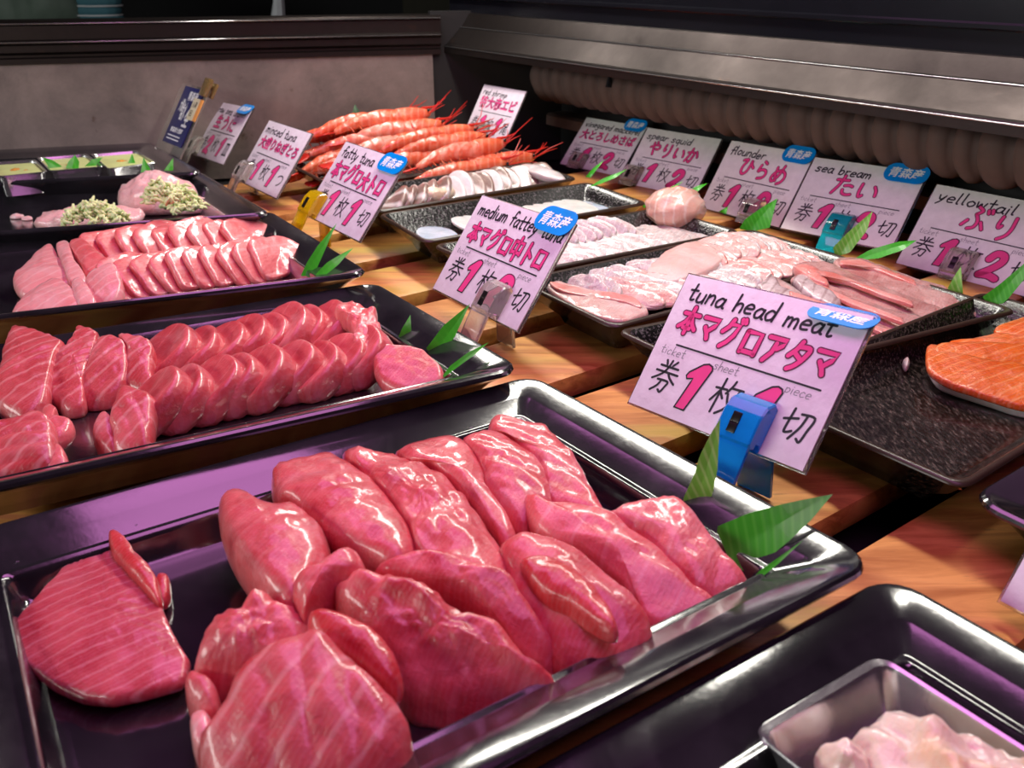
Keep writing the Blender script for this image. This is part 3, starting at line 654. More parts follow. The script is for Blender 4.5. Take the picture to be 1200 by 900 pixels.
GH = 'tuna head meat slices'
A_ = AX; B_ = BX
piece(t1, [(128, 622), (142, 628), (165, 650), (180, 668), (186, 700), (200, 735), (222, 772), (215, 797), (175, 808), (130, 818), (95, 815), (60, 800), (22, 772), (2, 748), (18, 725), (40, 702), (62, 678), (80, 657), (97, 642), (118, 640)], .012, .009, .007, .003, 'tuna_lone', 'lone flat tuna slice apart from the pile at the tray\'s left', GH, amp=.0008, infl=1., ridge=((A_ * .75 + B_ * .66).normalized(), .0055, .0006), smooth=False, nb=100)
piece(t1, [(128, 622), (140, 624), (152, 636), (160, 650), (172, 662), (184, 676), (186, 700), (172, 690), (150, 665), (132, 645)], .020, .016, .012, .002, 'tuna_red', 'small dark red flap at the top of the lone slice', GH)
piece(t1, [(184, 674), (196, 672), (199, 690), (192, 702), (183, 698)], .010, .008, .008, .002, 'tuna_red', 'tiny shiny scrap beside the lone slice', GH)
# pile, far to near
piece(t1, [(574, 492), (580, 485), (598, 489), (622, 495), (637, 496), (646, 507), (670, 531), (682, 549), (694, 573), (709, 598), (700, 608), (682, 600), (649, 594), (640, 575), (628, 545), (600, 515), (577, 505)], .040, .026, .018, .004, 'tuna', 'farthest rough edged slice at the back right of the pile', GH, ridge=((A_ * .9 + B_ * .4).normalized(), .012, .0012))
piece(t1, [(541, 513), (559, 504), (574, 504), (600, 512), (632, 540), (645, 565), (648, 590), (630, 596), (622, 612), (606, 614), (595, 602), (580, 585), (568, 564), (560, 540)], .040, .026, .02, .005, 'tuna', 'slice with fine white glints second from the back right of the pile', GH, ridge=((A_ * .9 + B_ * .4).normalized(), .009, .0008))
piece(t1, [(464, 524), (488, 512), (515, 508), (540, 513), (555, 527), (566, 549), (570, 567), (594, 600), (604, 620), (592, 630), (576, 614), (553, 588), (528, 562), (500, 545), (475, 538)], .038, .030, .022, .005, 'tuna', 'smooth rounded slice folded over with a bright red edge at the back', GH)
piece(t1, [(402, 528), (416, 520), (440, 527), (470, 532), (520, 556), (552, 590), (582, 628), (592, 655), (575, 676), (530, 668), (492, 645), (478, 612), (455, 580), (428, 553)], .038, .034, .022, .005, 'tuna', 'rough dark mottled slice in the middle back of the pile', GH, amp=.0028, freq=80)
piece(t1, [(320, 546), (330, 541), (362, 534), (380, 529), (401, 536), (428, 555), (455, 582), (476, 609), (484, 632), (476, 648), (456, 652), (422, 640), (388, 622), (360, 600), (340, 585), (322, 574)], .036, .036, .024, .006, 'tuna', 'slice with a dark red corner and grain lines at the back left of the pile', GH, ridge=((A_ * .2 + B_ * .98).normalized(), .017, .001))
piece(t1, [(319, 546), (333, 541), (340, 553), (338, 566), (326, 574), (319, 562)], .038, .036, .010, .002, 'tuna_red', 'dark red corner scrap on the back left slice', GH)
piece(t1, [(254, 582), (262, 569), (284, 570), (305, 584), (322, 586), (344, 584), (360, 594), (376, 609), (384, 636), (378, 655), (356, 690), (340, 698), (311, 684), (280, 646), (260, 612)], .042, .040, .030, .005, 'tuna', 'thick slice with a smooth red cut side at the left end of the pile', GH)
piece(t1, [(709, 597), (736, 591), (766, 588), (781, 583), (797, 588), (815, 603), (838, 630), (857, 657), (877, 679), (873, 688), (844, 703), (828, 700), (806, 688), (786, 668), (768, 645), (745, 626), (722, 612)], .034, .012, .016, .006, 'tuna_fatty', 'rightmost pinkish slice touching the green leaf', GH, ridge=((A_ * .5 - B_ * .86).normalized(), .014, .0012), amp=.0016)
piece(t1, [(619, 580), (640, 588), (661, 590), (685, 594), (712, 602), (735, 618), (758, 636), (778, 650), (802, 672), (818, 690), (838, 703), (838, 712), (808, 724), (775, 734), (757, 727), (745, 705), (720, 675), (690, 650), (655, 636), (630, 618)], .036, .010, .014, .006, 'tuna_fatty', 'long pale pink slice sloping to the front right of the pile', GH, ridge=((A_ * .5 + B_ * .86).normalized(), .02, .0012))
piece(t1, [(586, 640), (598, 627), (619, 624), (649, 630), (682, 648), (708, 668), (732, 690), (752, 710), (763, 731), (760, 752), (736, 769), (692, 782), (655, 777), (636, 750), (616, 715), (598, 680)], .038, .014, .022, .009, 'tuna', 'smooth folded slice with deep red inside at the front right', GH)
piece(t1, [(612, 655), (640, 650), (672, 664), (700, 690), (715, 712), (722, 735), (700, 728), (668, 706), (636, 690)], .040, .032, .010, .003, 'tuna_red', 'inner red fold of the front right slice', GH)
piece(t1, [(440, 662), (485, 642), (530, 648), (572, 662), (594, 668), (612, 692), (632, 720), (646, 745), (646, 772), (630, 779), (610, 764), (586, 738), (556, 712), (516, 692), (476, 680)], .046, .014, .018, .006, 'tuna', 'long slice running down the middle of the pile to the front rim', GH, amp=.0018)
piece(t1, [(341, 688), (344, 672), (368, 664), (392, 648), (416, 638), (426, 655), (418, 668), (388, 678), (364, 702), (353, 714)], .048, .040, .026, .004, 'tuna', 'curled piece with a white tip in the middle of the pile', GH)
piece(t1, [(392, 684), (415, 668), (449, 662), (486, 678), (510, 697), (540, 710), (572, 724), (602, 746), (618, 772), (636, 785), (651, 795), (618, 810), (580, 822), (545, 833), (499, 826), (476, 808), (452, 780), (436, 745), (412, 716)], .048, .010, .026, .008, 'tuna', 'broad rough slice shining at its centre near the front rim', GH, amp=.0034, freq=75)
piece(t1, [(365, 738), (364, 714), (392, 714), (426, 730), (456, 752), (468, 779), (466, 800), (446, 798), (415, 776), (382, 758)], .044, .032, .014, .004, 'tuna_red', 'smooth bright red slice between the front left lump and the broad slice', GH)
piece(t1, [(278, 712), (292, 696), (315, 690), (342, 705), (360, 722), (358, 748), (330, 772), (298, 775), (262, 790), (232, 794), (222, 780), (231, 750), (244, 728), (260, 716)], .040, .024, .026, .006, 'tuna', 'knobbly slice at the upper left of the front left lump', GH, amp=.0035, freq=70)
piece(t1, [(296, 762), (340, 742), (370, 730), (396, 748), (430, 782), (456, 808), (472, 832), (476, 855), (470, 884), (450, 905), (420, 925), (340, 940), (252, 930), (238, 895), (232, 862), (248, 835), (270, 798)], .046, .018, .030, .007, 'tuna_striped', 'front left slice with white fat bands cut by the bottom edge', GH, ridge=((A_ * .95 - B_ * .3).normalized(), .014, .0018))
piece(t1, [(214, 795), (226, 784), (252, 800), (254, 832), (236, 836), (220, 820)], .026, .018, .02, .004, 'tuna', 'small knob at the left of the front left lump', GH)
piece(t1, [(222, 835), (240, 830), (250, 852), (246, 885), (230, 880), (222, 858)], .020, .016, .016, .003, 'tuna_belly', 'whitish fat scrap at the lower left of the front left lump', GH)
piece(t1, [(448, 868), (462, 842), (474, 850), (474, 885), (458, 900)], .020, .016, .016, .003, 'tuna_belly', 'pale fat edge at the right of the front left lump', GH)

ORDN = ['first', 'second', 'third', 'fourth', 'fifth', 'sixth', 'seventh', 'eighth', 'ninth', 'tenth', 'eleventh', 'twelfth', 'thirteenth', 'fourteenth', 'fifteenth', 'sixteenth', 'seventeenth', 'eighteenth', 'nineteenth', 'twentieth']
def row(t, p0, p1, n, w, l, th, tilt, mats, what, group, name='tuna_slice', cat='tuna slice', e=2.7, taper=.15, wob=.1, dome=.001, amp=.0008, seed=0, skew=0., ridge=None, lift=0., w1=None, bend=0., rd=.26):
    """slices leaning like fallen dominoes, first one at p0 (picture place of its foot on the tray floor)"""
    rr = random.Random(seed + 17); P0 = t.F(*p0, .001); P1 = t.F(*p1, .001)
    r = (P1 - P0).normalized(); ac0 = t.n.cross(r).normalized()
    for i in range(n):
        k = i / max(1, n - 1); c0 = P0.lerp(P1, k); tl = R(tilt + rr.uniform(-4, 4)); yaw = R(skew + rr.uniform(-5, 5))
        r_ = r * math.cos(yaw) + ac0 * math.sin(yaw); ac = t.n.cross(r_).normalized()
        s = r_ * math.cos(tl) + t.n * math.sin(tl); en = -r_ * math.sin(tl) + t.n * math.cos(tl)
        ww = (w + ((w1 or w) - w) * k) * rr.uniform(1 - wob, 1 + wob); ll = l * rr.uniform(1 - wob, 1 + wob)
        c = c0 + s * (ll / 2) + en * (th * .4) + t.n * lift + ac * rr.uniform(-.002, .002); bnd = []
        for j in range(40):
            a = 2 * math.pi * j / 40; ca, sa = math.cos(a), math.sin(a)
            xx = math.copysign(abs(ca) ** (2 / e), ca) * ww / 2; yy = math.copysign(abs(sa) ** (2 / e), sa) * ll / 2
            bnd.append(c + ac * xx * (1 - taper * (yy / ll)) + s * yy + en * (-bend * (xx / ww * 2) ** 2))
        SEED[0] += 1
        Vs, Fs = body(bnd, en, th * rr.uniform(.9, 1.15), dome, amp, SEED[0], 60., 44, ridge, t.clamp, K=8, round_=rd)
        mt = mats[i] if i < len(mats) else mats[-1]
        tag(mk(name, Vs, Fs, mt, angle=180), '%s slice from the left in %s' % (ORDN[i], what), cat, group)

GM = 'medium fatty tuna slices'
piece(t2, [(18, 380), (47, 389), (64, 393), (74, 400), (67, 410), (62, 425), (58, 443), (51, 466), (29, 480), (14, 479), (-2, 470), (-9, 454), (2, 425), (3, 410), (11, 390)], .036, .014, .016, .005, 'tuna_striped', 'big slice with white grain at the left end of the back row', GM, ridge=((-A_ * .3 + B_ * .95).normalized(), .009, .0009))
piece(t2, [(93, 383), (114, 391), (111, 408), (104, 428), (98, 446), (97, 468), (76, 475), (66, 466), (56, 455), (60, 434), (67, 414), (78, 403), (87, 392)], .034, .010, .014, .003, 'tuna_striped', 'narrow ridged slice second from the left in the back row', GM, ridge=(B_, .0075, .0022))
piece(t2, [(122, 391), (138, 394), (148, 403), (150, 426), (143, 448), (124, 463), (98, 466), (96, 446), (104, 419), (111, 401)], .036, .010, .016, .004, 'tuna_striped', 'wavy grained slice third from the left in the back row', GM, ridge=((-A_ * .4 + B_ * .9).normalized(), .009, .001))
piece(t2, [(138, 391), (153, 390), (178, 400), (178, 428), (176, 454), (147, 451), (143, 428), (148, 408)], .036, .012, .016, .004, 'tuna_striped', 'grained slice fourth from the left in the back row', GM, ridge=((-A_ * .4 + B_ * .9).normalized(), .008, .001))
row(t2, (168, 446), (352, 411), 8, .060, .055, .018, 31, ['tuna_row'], 'the rounded back row of medium fatty tuna', GM, seed=2, taper=.12, e=2.6, dome=-.0015, wob=.07, rd=.15, lift=-.008)
piece(t2, [(393, 360), (402, 353), (417, 355), (432, 360), (441, 361), (440, 368), (447, 386), (455, 399), (441, 412), (417, 407), (413, 383), (404, 368)], .040, .026, .014, .003, 'tuna_fatty', 'crinkled pale flap at the right end of the back row', GM, amp=.0024, freq=110)
piece(t2, [(438, 412), (445, 400), (462, 402), (484, 404), (506, 416), (517, 431), (514, 446), (482, 455), (455, 450), (440, 432)], .030, .012, .011, .001, 'tuna_row', 'flat round slice at the right end of the front row beside the leaf', GM)
row(t2, (150, 506), (396, 448), 9, .050, .052, .019, 32, ['tuna_row'], 'the front row of medium fatty tuna', GM, seed=5, taper=.12, e=2.7, dome=-.0015, wob=.07, rd=.15, lift=-.008)
piece(t2, [(142, 451), (160, 453), (180, 462), (177, 494), (172, 522), (136, 528), (131, 505), (128, 488)], .032, .010, .018, .004, 'tuna_striped', 'grained slice at the left end of the front row', GM, ridge=(A_, .009, .001))
piece(t2, [(114, 484), (124, 478), (134, 495), (136, 526), (120, 525), (107, 504)], .022, .010, .018, .003, 'tuna_striped', 'small pale edged slice left of the front row', GM)
piece(t2, [(-20, 500), (0, 493), (30, 485), (45, 480), (60, 492), (64, 512), (64, 535), (50, 545), (10, 556), (-30, 560)], .028, .010, .018, .005, 'tuna_striped', 'grooved bunch of tuna cut by the left edge', GM, ridge=((A_ * .3 + B_ * .95).normalized(), .010, .002))
piece(t2, [(48, 480), (56, 472), (66, 476), (66, 490), (84, 492), (80, 503), (62, 512), (48, 505)], .022, .016, .012, .003, 'tuna_fatty', 'pointed lobes on the bunch at the left edge', GM)
piece(t2, [(58, 520), (72, 522), (79, 538), (70, 546), (54, 548)], .016, .012, .012, .003, 'tuna_fatty', 'round end of the bunch near the front rim', GM)

GF = 'fatty tuna slices'
piece(t3, [(15, 326), (30, 308), (48, 290), (59, 285), (68, 301), (83, 326), (51, 335), (29, 342)], .028, .010, .012, .004, 'tuna_belly', 'very pale slice at the far left of the fatty tuna', GF)
piece(t3, [(66, 286), (79, 281), (86, 301), (101, 326), (84, 331), (73, 308)], .032, .016, .012, .003, 'tuna_belly', 'narrow pale slice second from left at the back of the fatty tuna', GF)
piece(t3, [(81, 284), (95, 279), (114, 293), (128, 308), (102, 319), (92, 304)], .034, .018, .014, .004, 'tuna_fatty', 'rounded pink slice third from left at the back of the fatty tuna', GF)
def back_row(t, p0, p1, n, w, l, th, mats, what, group, seed, h=.002, rise=0.):
    """square cut slices leaning back, each one over its left neighbour"""
    rr = random.Random(seed); P0 = t.F(*p0, h); P1 = t.F(*p1, h); r = (P1 - P0).normalized(); bk = t.v
    for i in range(n):
        k = i / max(1, n - 1); en = (-bk * (.46 + rr.uniform(-.08, .08)) + r * (.27 + rr.uniform(-.05, .05)) + t.n * .74).normalized()
        ux = (r - en * r.dot(en)).normalized(); uy = en.cross(ux)
        if uy.dot(t.n) < 0: uy = -uy
        c = P0.lerp(P1, k) + uy * l * .58 + en * th * .5 + t.n * rise * k; q = R(36 + rr.uniform(-9, 9)); bnd = []
        for j in range(44):
            a = 2 * math.pi * j / 44; ca, sa = math.cos(a), math.sin(a); e = 4.4
            xx = math.copysign(abs(ca) ** (2 / e), ca) * w / 2 * rr.uniform(.985, 1.015); yy = math.copysign(abs(sa) ** (2 / e), sa) * l / 2
            xx *= 1 - .18 * yy / l; x2 = xx * math.cos(q) - yy * math.sin(q); y2 = xx * math.sin(q) + yy * math.cos(q)
            bnd.append(c + ux * x2 + uy * y2 - en * .004 * (2 * y2 / l) ** 2)
        SEED[0] += 1
        tag(mk('tuna_slice', *body(bnd, en, th, .0012, .0011, SEED[0], 60., 52, None, t.clamp, K=9, round_=.2), mats[rr.randrange(len(mats))], angle=180), '%s slice from the left in %s' % (ORDN[i], what), 'tuna slice', group)
back_row(t3, (138, 319), (300, 299), 9, .062, .052, .007, ['tuna_fatty'], 'the back row of fatty tuna', GF, 8)
piece(t3, [(15, 362), (40, 337), (66, 327), (82, 334), (92, 356), (55, 364)], .020, .008, .012, .004, 'tuna_belly', 'flat very pale slice at the front left of the fatty tuna', GF)
piece(t3, [(83, 330), (95, 325), (112, 352), (92, 358)], .022, .010, .014, .003, 'tuna_belly', 'slim pale slice leaning at the front left of the fatty tuna', GF)
piece(t3, [(99, 326), (110, 314), (132, 307), (143, 334), (130, 350), (108, 352)], .030, .010, .016, .004, 'tuna_belly', 'square pale slice in the middle front left of the fatty tuna', GF)
back_row(t3, (156, 347), (332, 325), 10, .058, .046, .007, ['tuna_fatty'], 'the front row of fatty tuna', GF, 11)

# minced tuna with scallion
def mound(t, px, py, rx, ry, h, mat, name, lab, cat, seed, amp=.006, freq=45., group=None):
    c = t.F(px, py, 0); P = [c + t.u * rx * math.cos(a) + t.v * ry * math.sin(a) + t.n * h * .25 for a in [2 * math.pi * j / 30 for j in range(30)]]
    return tag(mk(name, *body(P, t.n, h * .5, h * .5, amp, seed, freq, 60, None, t.clamp, K=12), mat, angle=180), lab, cat, group)
mound(t4, 106, 264, .058, .030, .022, 'minced', 'minced_tuna', 'low pink mound of minced tuna left in the tray', 'minced tuna', 3, group='minced tuna mounds')
mound(t4, 186, 247, .046, .040, .046, 'minced', 'minced_tuna', 'tall round mound of minced tuna right in the tray', 'minced tuna', 6, group='minced tuna mounds')
mound(t4, 222, 248, .030, .022, .016, 'minced', 'minced_tuna', 'flat spill of minced tuna at the right corner of the tray', 'minced tuna', 8, group='minced tuna mounds')
mound(t4, 20, 256, .008, .006, .006, 'minced', 'minced_tuna', 'small leftover shred of minced tuna at the left', 'minced tuna', 9, .002, group='minced tuna mounds')
mound(t4, 32, 258, .006, .005, .005, 'minced', 'minced_tuna', 'second leftover shred of minced tuna at the left', 'minced tuna', 10, .002, group='minced tuna mounds')
def scallion(t, px, py, h, rx, ry, rz, n, lab, seed):
    rr = random.Random(seed); c = t.F(px, py, h); q = MB()
    for i in range(n):
        a = rr.uniform(0, 6.28); r = rr.random() ** .6; p = c + t.u * rx * r * math.cos(a) + t.v * ry * r * math.sin(a) + t.n * rz * (1 - r * r) * rr.uniform(.5, 1.1)
        d = V3((rr.uniform(-1, 1), rr.uniform(-1, 1), rr.uniform(-.3, .9))).normalized(); L = rr.uniform(.007, .014); k = V3((rr.uniform(-1, 1), rr.uniform(-1, 1), rr.uniform(-1, 1))) * .003
        q.add(*tube([p - d * L * .5, p + k, p + d * L * .5], [.0013, .0021, .0012], 5))
    tag(q.build('scallion_garnish', 'scallion', angle=180), lab, 'scallion', None, 'stuff')
scallion(t4, 112, 260, .016, .034, .020, .022, 230, 'pale green shredded scallion on the low left mound', 2)
scallion(t4, 190, 234, .046, .018, .014, .018, 110, 'pale shredded scallion on top of the tall mound', 3)
scallion(t4, 215, 243, .022, .022, .020, .022, 160, 'pale green shredded scallion at the right of the tall mound', 4)

# ------------------------------------------------------------------ steel cups
def cup(t, q, h, depth, lab, mat_in, name='steel_cup', inset=.10, flange=.003, group='small steel cups', floorz=None):
    C4 = [t.F(px, py, h) for px, py in q]; c = sum(C4, V3()) / 4
    def ring(k, dz, grow=0.):
        P = []
        for i in range(4):
            p = C4[i]; a = (C4[i - 1] - p); b = (C4[(i + 1) % 4] - p); r = .007
            for s in range(5):
                f = s / 4; m_ = p + a.normalized() * r * (1 - f) ** 2 + b.normalized() * r * f * f
                d = m_ - c; d = d * k + d.normalized() * grow; P.append(c + d + t.n * dz)
        return P
    root = empty(name, c - t.n * depth); tag(root, lab, 'cup', group)
    rings = [ring(1 - inset, -depth), ring(1, -.002), ring(1, -.0015, flange), ring(1, 0, flange + .0008), ring(1, .0007, flange), ring(1, 0), ring(.985, -.0015), ring(1 - inset - .01, -depth + .0012)]
    mk('pan', *loft(rings), 'bright_steel', root, angle=35)
    if mat_in: mk('lining', *loft([ring(.955, -.003), ring(1 - inset - .03, -depth + .004), ring(1 - inset - .035, -depth + .0045), ring(.945, -.003)], True, False), mat_in, root)
    return c, root
for q, lab in (([(-14, 191), (40, 187.6), (54, 201), (0, 206.5)], 'leftmost steel cup cut by the left edge'), ([(45, 185), (100, 181), (120, 195), (60, 200)], 'middle steel cup with three leaf tips on its rim'),
               ([(108, 181), (160, 176.6), (182, 190), (128, 197.5)], 'right steel cup with orange sea urchin and yellow green lining')):
    c, root = cup(t5, q, .034, .026, lab, 'cup_lining')
    P = [c + t5.u * .018 * math.cos(a) + t5.v * .014 * math.sin(a) - t5.n * .014 for a in [2 * math.pi * j / 20 for j in range(20)]]
    tag(mk('sea_urchin', *body(P, t5.n, .012, .006, .003, 4, 90), 'roe', angle=180), 'orange sea urchin inside the %s' % lab.split(' with')[0].split(' cut')[0], 'sea urchin', 'sea urchin portions')
B0 = t6.F(1036, 775, .026); Lc = t6.F(892, 862, .026); Rc = t6.F(1200, 880, .026)
e1 = (Lc - B0); e2 = (Rc - B0).normalized() * .165
def topx(p):
    d = p - CAM; fw = d.y * math.cos(PITCH) - d.z * math.sin(PITCH); dn = -d.y * math.sin(PITCH) - d.z * math.cos(PITCH); return 600 + FPX * d.x / fw, 450 + FPX * dn / fw
qq = [topx(B0), topx(B0 + e2), topx(B0 + e1 + e2), topx(B0 + e1)]
c, root = cup(t6, qq, .026, .026, 'shiny steel pan of pale seafood in the bottom right tray', None, name='steel_pan', inset=.13, group=None)
cc = B0 + e1 * .50 + e2 * .50 - t6.n * .007
P = [cc + e1 * .40 * math.cos(a) + e2 * .42 * math.sin(a) for a in [2 * math.pi * j / 40 for j in range(40)]]
tag(mk('chopped_seafood', *body(P, t6.n, .020, .013, .0065, 7, 70, 110, None, None, K=22), 'paste', angle=180), 'pale peach chopped seafood heaped in the steel pan', 'seafood')
pp = B0 + e1 * .78 + e2 * .14 - t6.n * .008
tag(mk('chopped_seafood', *body([pp + e1 * .12 * math.cos(a) + e2 * .06 * math.sin(a) for a in [2 * math.pi * j / 20 for j in range(20)]], t6.n, .012, .006, .004, 17, 90, 40), 'paste', angle=180), 'small clump of pale seafood at the corner of the steel pan', 'seafood')

# ------------------------------------------------------------------ plates on the right
ZR = .037
def plate(Npx, BLpx, FRpx, L, lab, mat='speckled_glaze', z=ZR, D=None):
    N = G(*Npx, z); BL = G(*BLpx, z); FR = G(*FRpx, z)
    u = (FR - N).normalized(); v = (BL - N); t = Tray(N, u, v, L, D or v.length, .0360, .0156)
    Vs, Fs = tray_mesh(t, PLATE, .010, .003)
    root = empty('serving_plate', t.P(L / 2, t.D / 2, 0)); tag(root, lab, 'plate', 'dark rectangular plates')
    mk('dish', Vs, Fs, mat, root, angle=30)
    rp = [(-.0001, .0335), (-.0006, .0342), (-.0001, .0356), (.0011, .0364), (.0030, .0363), (.0038, .0357), (.0012, .0358), (.0002, .0347)]
    mk('rim_line', *loft([rrect(t, d, zz, .010) for d, zz in rp] + [rrect(t, rp[0][0], rp[0][1], .010)], False, False), 'glaze_rim', root)
    return t
pS = plate((394, 220), (338, 192), (640, 180), .30, 'dark plate under the heaped red shrimp')
pM = plate((440, 248), (397, 223), (700, 205), .28, 'dark plate under the vinegared mackerel slices')
pQ = plate((498, 283), (443, 251), (762, 237), .28, 'speckled black plate with white squid, its left wall bare')
pF = plate((590, 324), (507, 287), (867, 271), .275, 'dark plate under the flounder slices and pink rosette')
pB = plate((719, 383), (604, 328), (985, 312), .285, 'dark plate under the pink sea bream slices')
pY = plate((853, 448), (722, 387), (1200, 362), .285, 'dark plate under the yellowtail slices')
pL = plate((1129, 571), (868, 455), (1200, 527), .30, 'brown rimmed black plate with orange salmon at right', 'brushed_glaze')

# squid
rr = random.Random(5)
P = [pQ.P(x_, y_, .0065) for x_, y_ in ((.03, .03), (.25, .03), (.25, .10), (.03, .10))]
for i in range(12):
    x_ = .085 + i * .0135
    bnd = [pQ.P(x_ + .014 * math.cos(a), .066 + .034 * math.sin(a) + rr.uniform(-.001, .001), .023) for a in [2 * math.pi * j / 24 for j in range(24)]]
    nn = (pQ.n * .85 - pQ.u * .5).normalized()
    tag(mk('squid_slice', *body(bnd, nn, .005, .001, .0008, i + 40, 60, 36, None, pQ.clamp, K=5), 'squid', angle=180), '%s strip from the left in the row of white squid' % ORDN[i], 'squid slice', 'white squid strips')
for x_, w_, lab in ((.045, .020, 'bluish squid sheet at the left end of the squid plate'), (.245, .022, 'bluish squid sheet at the right end of the squid plate')):
    bnd = [pQ.P(x_ + w_ * math.cos(a), .064 + .034 * math.sin(a), .0186) for a in [2 * math.pi * j / 24 for j in range(24)]]
    tag(mk('squid_sheet', *body(bnd, pQ.n, .004, .001, .0008, 60, 50, 36, None, pQ.clamp, K=5), 'squid_skin', angle=180), lab, 'squid')

def strips(t, x0, x1, n, yc, ln, wd_, th, tilt, yaw, mats, name, lab, group, cat, seed=0, z0=.010, hump=0., amp=.0008, e=2.2, jitter=.004, bend=.0, y1=None):
    """thin slices laid overlapping along a plate; coordinates are metres on the plate"""
    rr = random.Random(seed); cnt = 0
    for i in range(n):
        k = i / max(1, n - 1); x_ = x0 + (x1 - x0) * k; y_ = yc + ((y1 if y1 is not None else yc) - yc) * k + rr.uniform(-jitter, jitter)
        yw = R(yaw + rr.uniform(-7, 7)); tl = R(tilt + rr.uniform(-5, 5))
        lu = t.v * math.cos(yw) + t.u * math.sin(yw); wu = t.u * math.cos(yw) - t.v * math.sin(yw)
        s = wu * math.cos(tl) + t.n * math.sin(tl); en = -wu * math.sin(tl) + t.n * math.cos(tl)
        zz = z0 + .0108 + hump * math.sin(math.pi * min(1, max(0, k))); c = t.P(x_, y_, zz) + s * wd_ * .3; bnd = []
        L_ = ln * rr.uniform(.9, 1.1); w_ = wd_ * rr.uniform(.9, 1.12)
        for j in range(36):
            a = 2 * math.pi * j / 36; ca, sa = math.cos(a), math.sin(a)
            xx = math.copysign(abs(ca) ** (2 / e), ca) * L_ / 2; yy = math.copysign(abs(sa) ** (2 / e), sa) * w_ / 2
            bnd.append(c + lu * xx + s * yy * (1 + .25 * xx / L_) - t.n * bend * (2 * xx / L_) ** 2)
        SEED[0] += 1
        o = mk(name, *body(bnd, en, th, .0008, amp, SEED[0], 70, 40, None, t.clamp, K=5), mats[rr.randrange(len(mats))] if isinstance(mats, list) else mats, angle=180)
        tag(o, lab % ORDN[i], cat, group)

# vinegared mackerel: tall arched slices, silver skin outside
strips(pM, .03, .09, 5, .060, .058, .050, .009, 32, 18, ['mackerel'], 'mackerel_slice', '%s slice from the left in the loose mackerel fan at the plate\'s left end', 'fanned mackerel slices', 'mackerel slice', 3, .012, bend=.008)
strips(pM, .110, .245, 11, .062, .066, .050, .007, 30, -20, ['mackerel', 'mackerel_white', 'mackerel'], 'mackerel_slice', '%s slice from the left in the long mackerel row with silver skin', 'mackerel slices in the row', 'mackerel slice', 4, .012, bend=.012)
bnd = [pM.P(.100 + .022 * math.cos(a), .040 + .010 * math.sin(a), .031) for a in [2 * math.pi * j / 20 for j in range(20)]]
tag(mk('ginger_piece', *body(bnd, pM.n, .010, .005, .003, 8, 80), 'ginger', angle=180), 'tan lump lying in front of the mackerel fan', 'garnish')
bnd = [pM.P(.262 + .016 * math.cos(a), .055 + .05 * math.sin(a), .033) for a in [2 * math.pi * j / 20 for j in range(20)]]
tag(mk('mackerel_slice', *body(bnd, (pM.n - pM.u * .3).normalized(), .008, .006, .001, 9, 60), 'mackerel_white', angle=180), 'broad pale mackerel end piece at the right of the row', 'mackerel slice', 'mackerel slices in the row')

# flounder
GFL = 'translucent flounder slices'
strips(pF, .040, .20, 20, .060, .078, .022, .003, 30, -24, ['white_fish'], 'flounder_slice', '%s slice from the left in the front layer of translucent flounder', GFL, 'flounder slice', 12, .009, amp=.0016)
strips(pF, .06, .19, 14, .090, .05, .024, .003, 48, -14, ['white_fish'], 'flounder_slice', '%s slice from the left in the upright back layer of flounder', GFL, 'flounder slice', 13, .014, amp=.0016)
strips(pF, .205, .255, 6, .062, .08, .024, .003, 22, 10, ['white_fish'], 'flounder_slice', '%s slice from the left in the right end fan of flounder', GFL, 'flounder slice', 14, .008, amp=.0014)
rc = onplane(790, 262, pF.P(0, 0, .023), pF.n); q = MB()
root = empty('fish_rosette', rc); tag(root, 'pinkish rosette of rolled fish on the flounder plate', 'rosette')
Vs = []; N1, N2 = 22, 40; Fs = []
for i in range(N1):
    a = math.pi * (i + .02) / (N1 - .9)
    for j in range(N2):
        b_ = 2 * math.pi * j / N2; d = V3((math.sin(a) * math.cos(b_), math.sin(a) * math.sin(b_), math.cos(a)))
        fo = .0026 * abs(math.sin(2.5 * b_ + 5 * a)) ** .5 + .0022 * noise.noise(d * 3)
        Vs.append(rc + UZ * .017 + V3((d.x * (.030 + fo), d.y * (.030 + fo), d.z * (.020 + fo))))
for i in range(N1 - 1):
    for j in range(N2): k = (j + 1) % N2; Fs.append((i * N2 + j, i * N2 + k, (i + 1) * N2 + k, (i + 1) * N2 + j))
Fs += [tuple(range(N2)), tuple((N1 - 1) * N2 + j for j in range(N2))]
mk('rolled_core', Vs, Fs, 'rose', root, angle=180)
for i in range(5):
    a = i * 1.25; c_ = rc + V3((.017 * math.cos(a), .017 * math.sin(a), .030)); nn = V3((.7 * math.cos(a), .7 * math.sin(a), .7)).normalized(); tx = V3((-math.sin(a), math.cos(a), 0)); ty = nn.cross(tx)
    mk('petal', *body([c_ + tx * .017 * math.cos(g) + ty * .011 * math.sin(g) - nn * .006 * math.cos(g) ** 2 for g in [2 * math.pi * j / 20 for j in range(20)]], nn, .003, .001, .001, i, 60, 30), 'rose', root, angle=180)

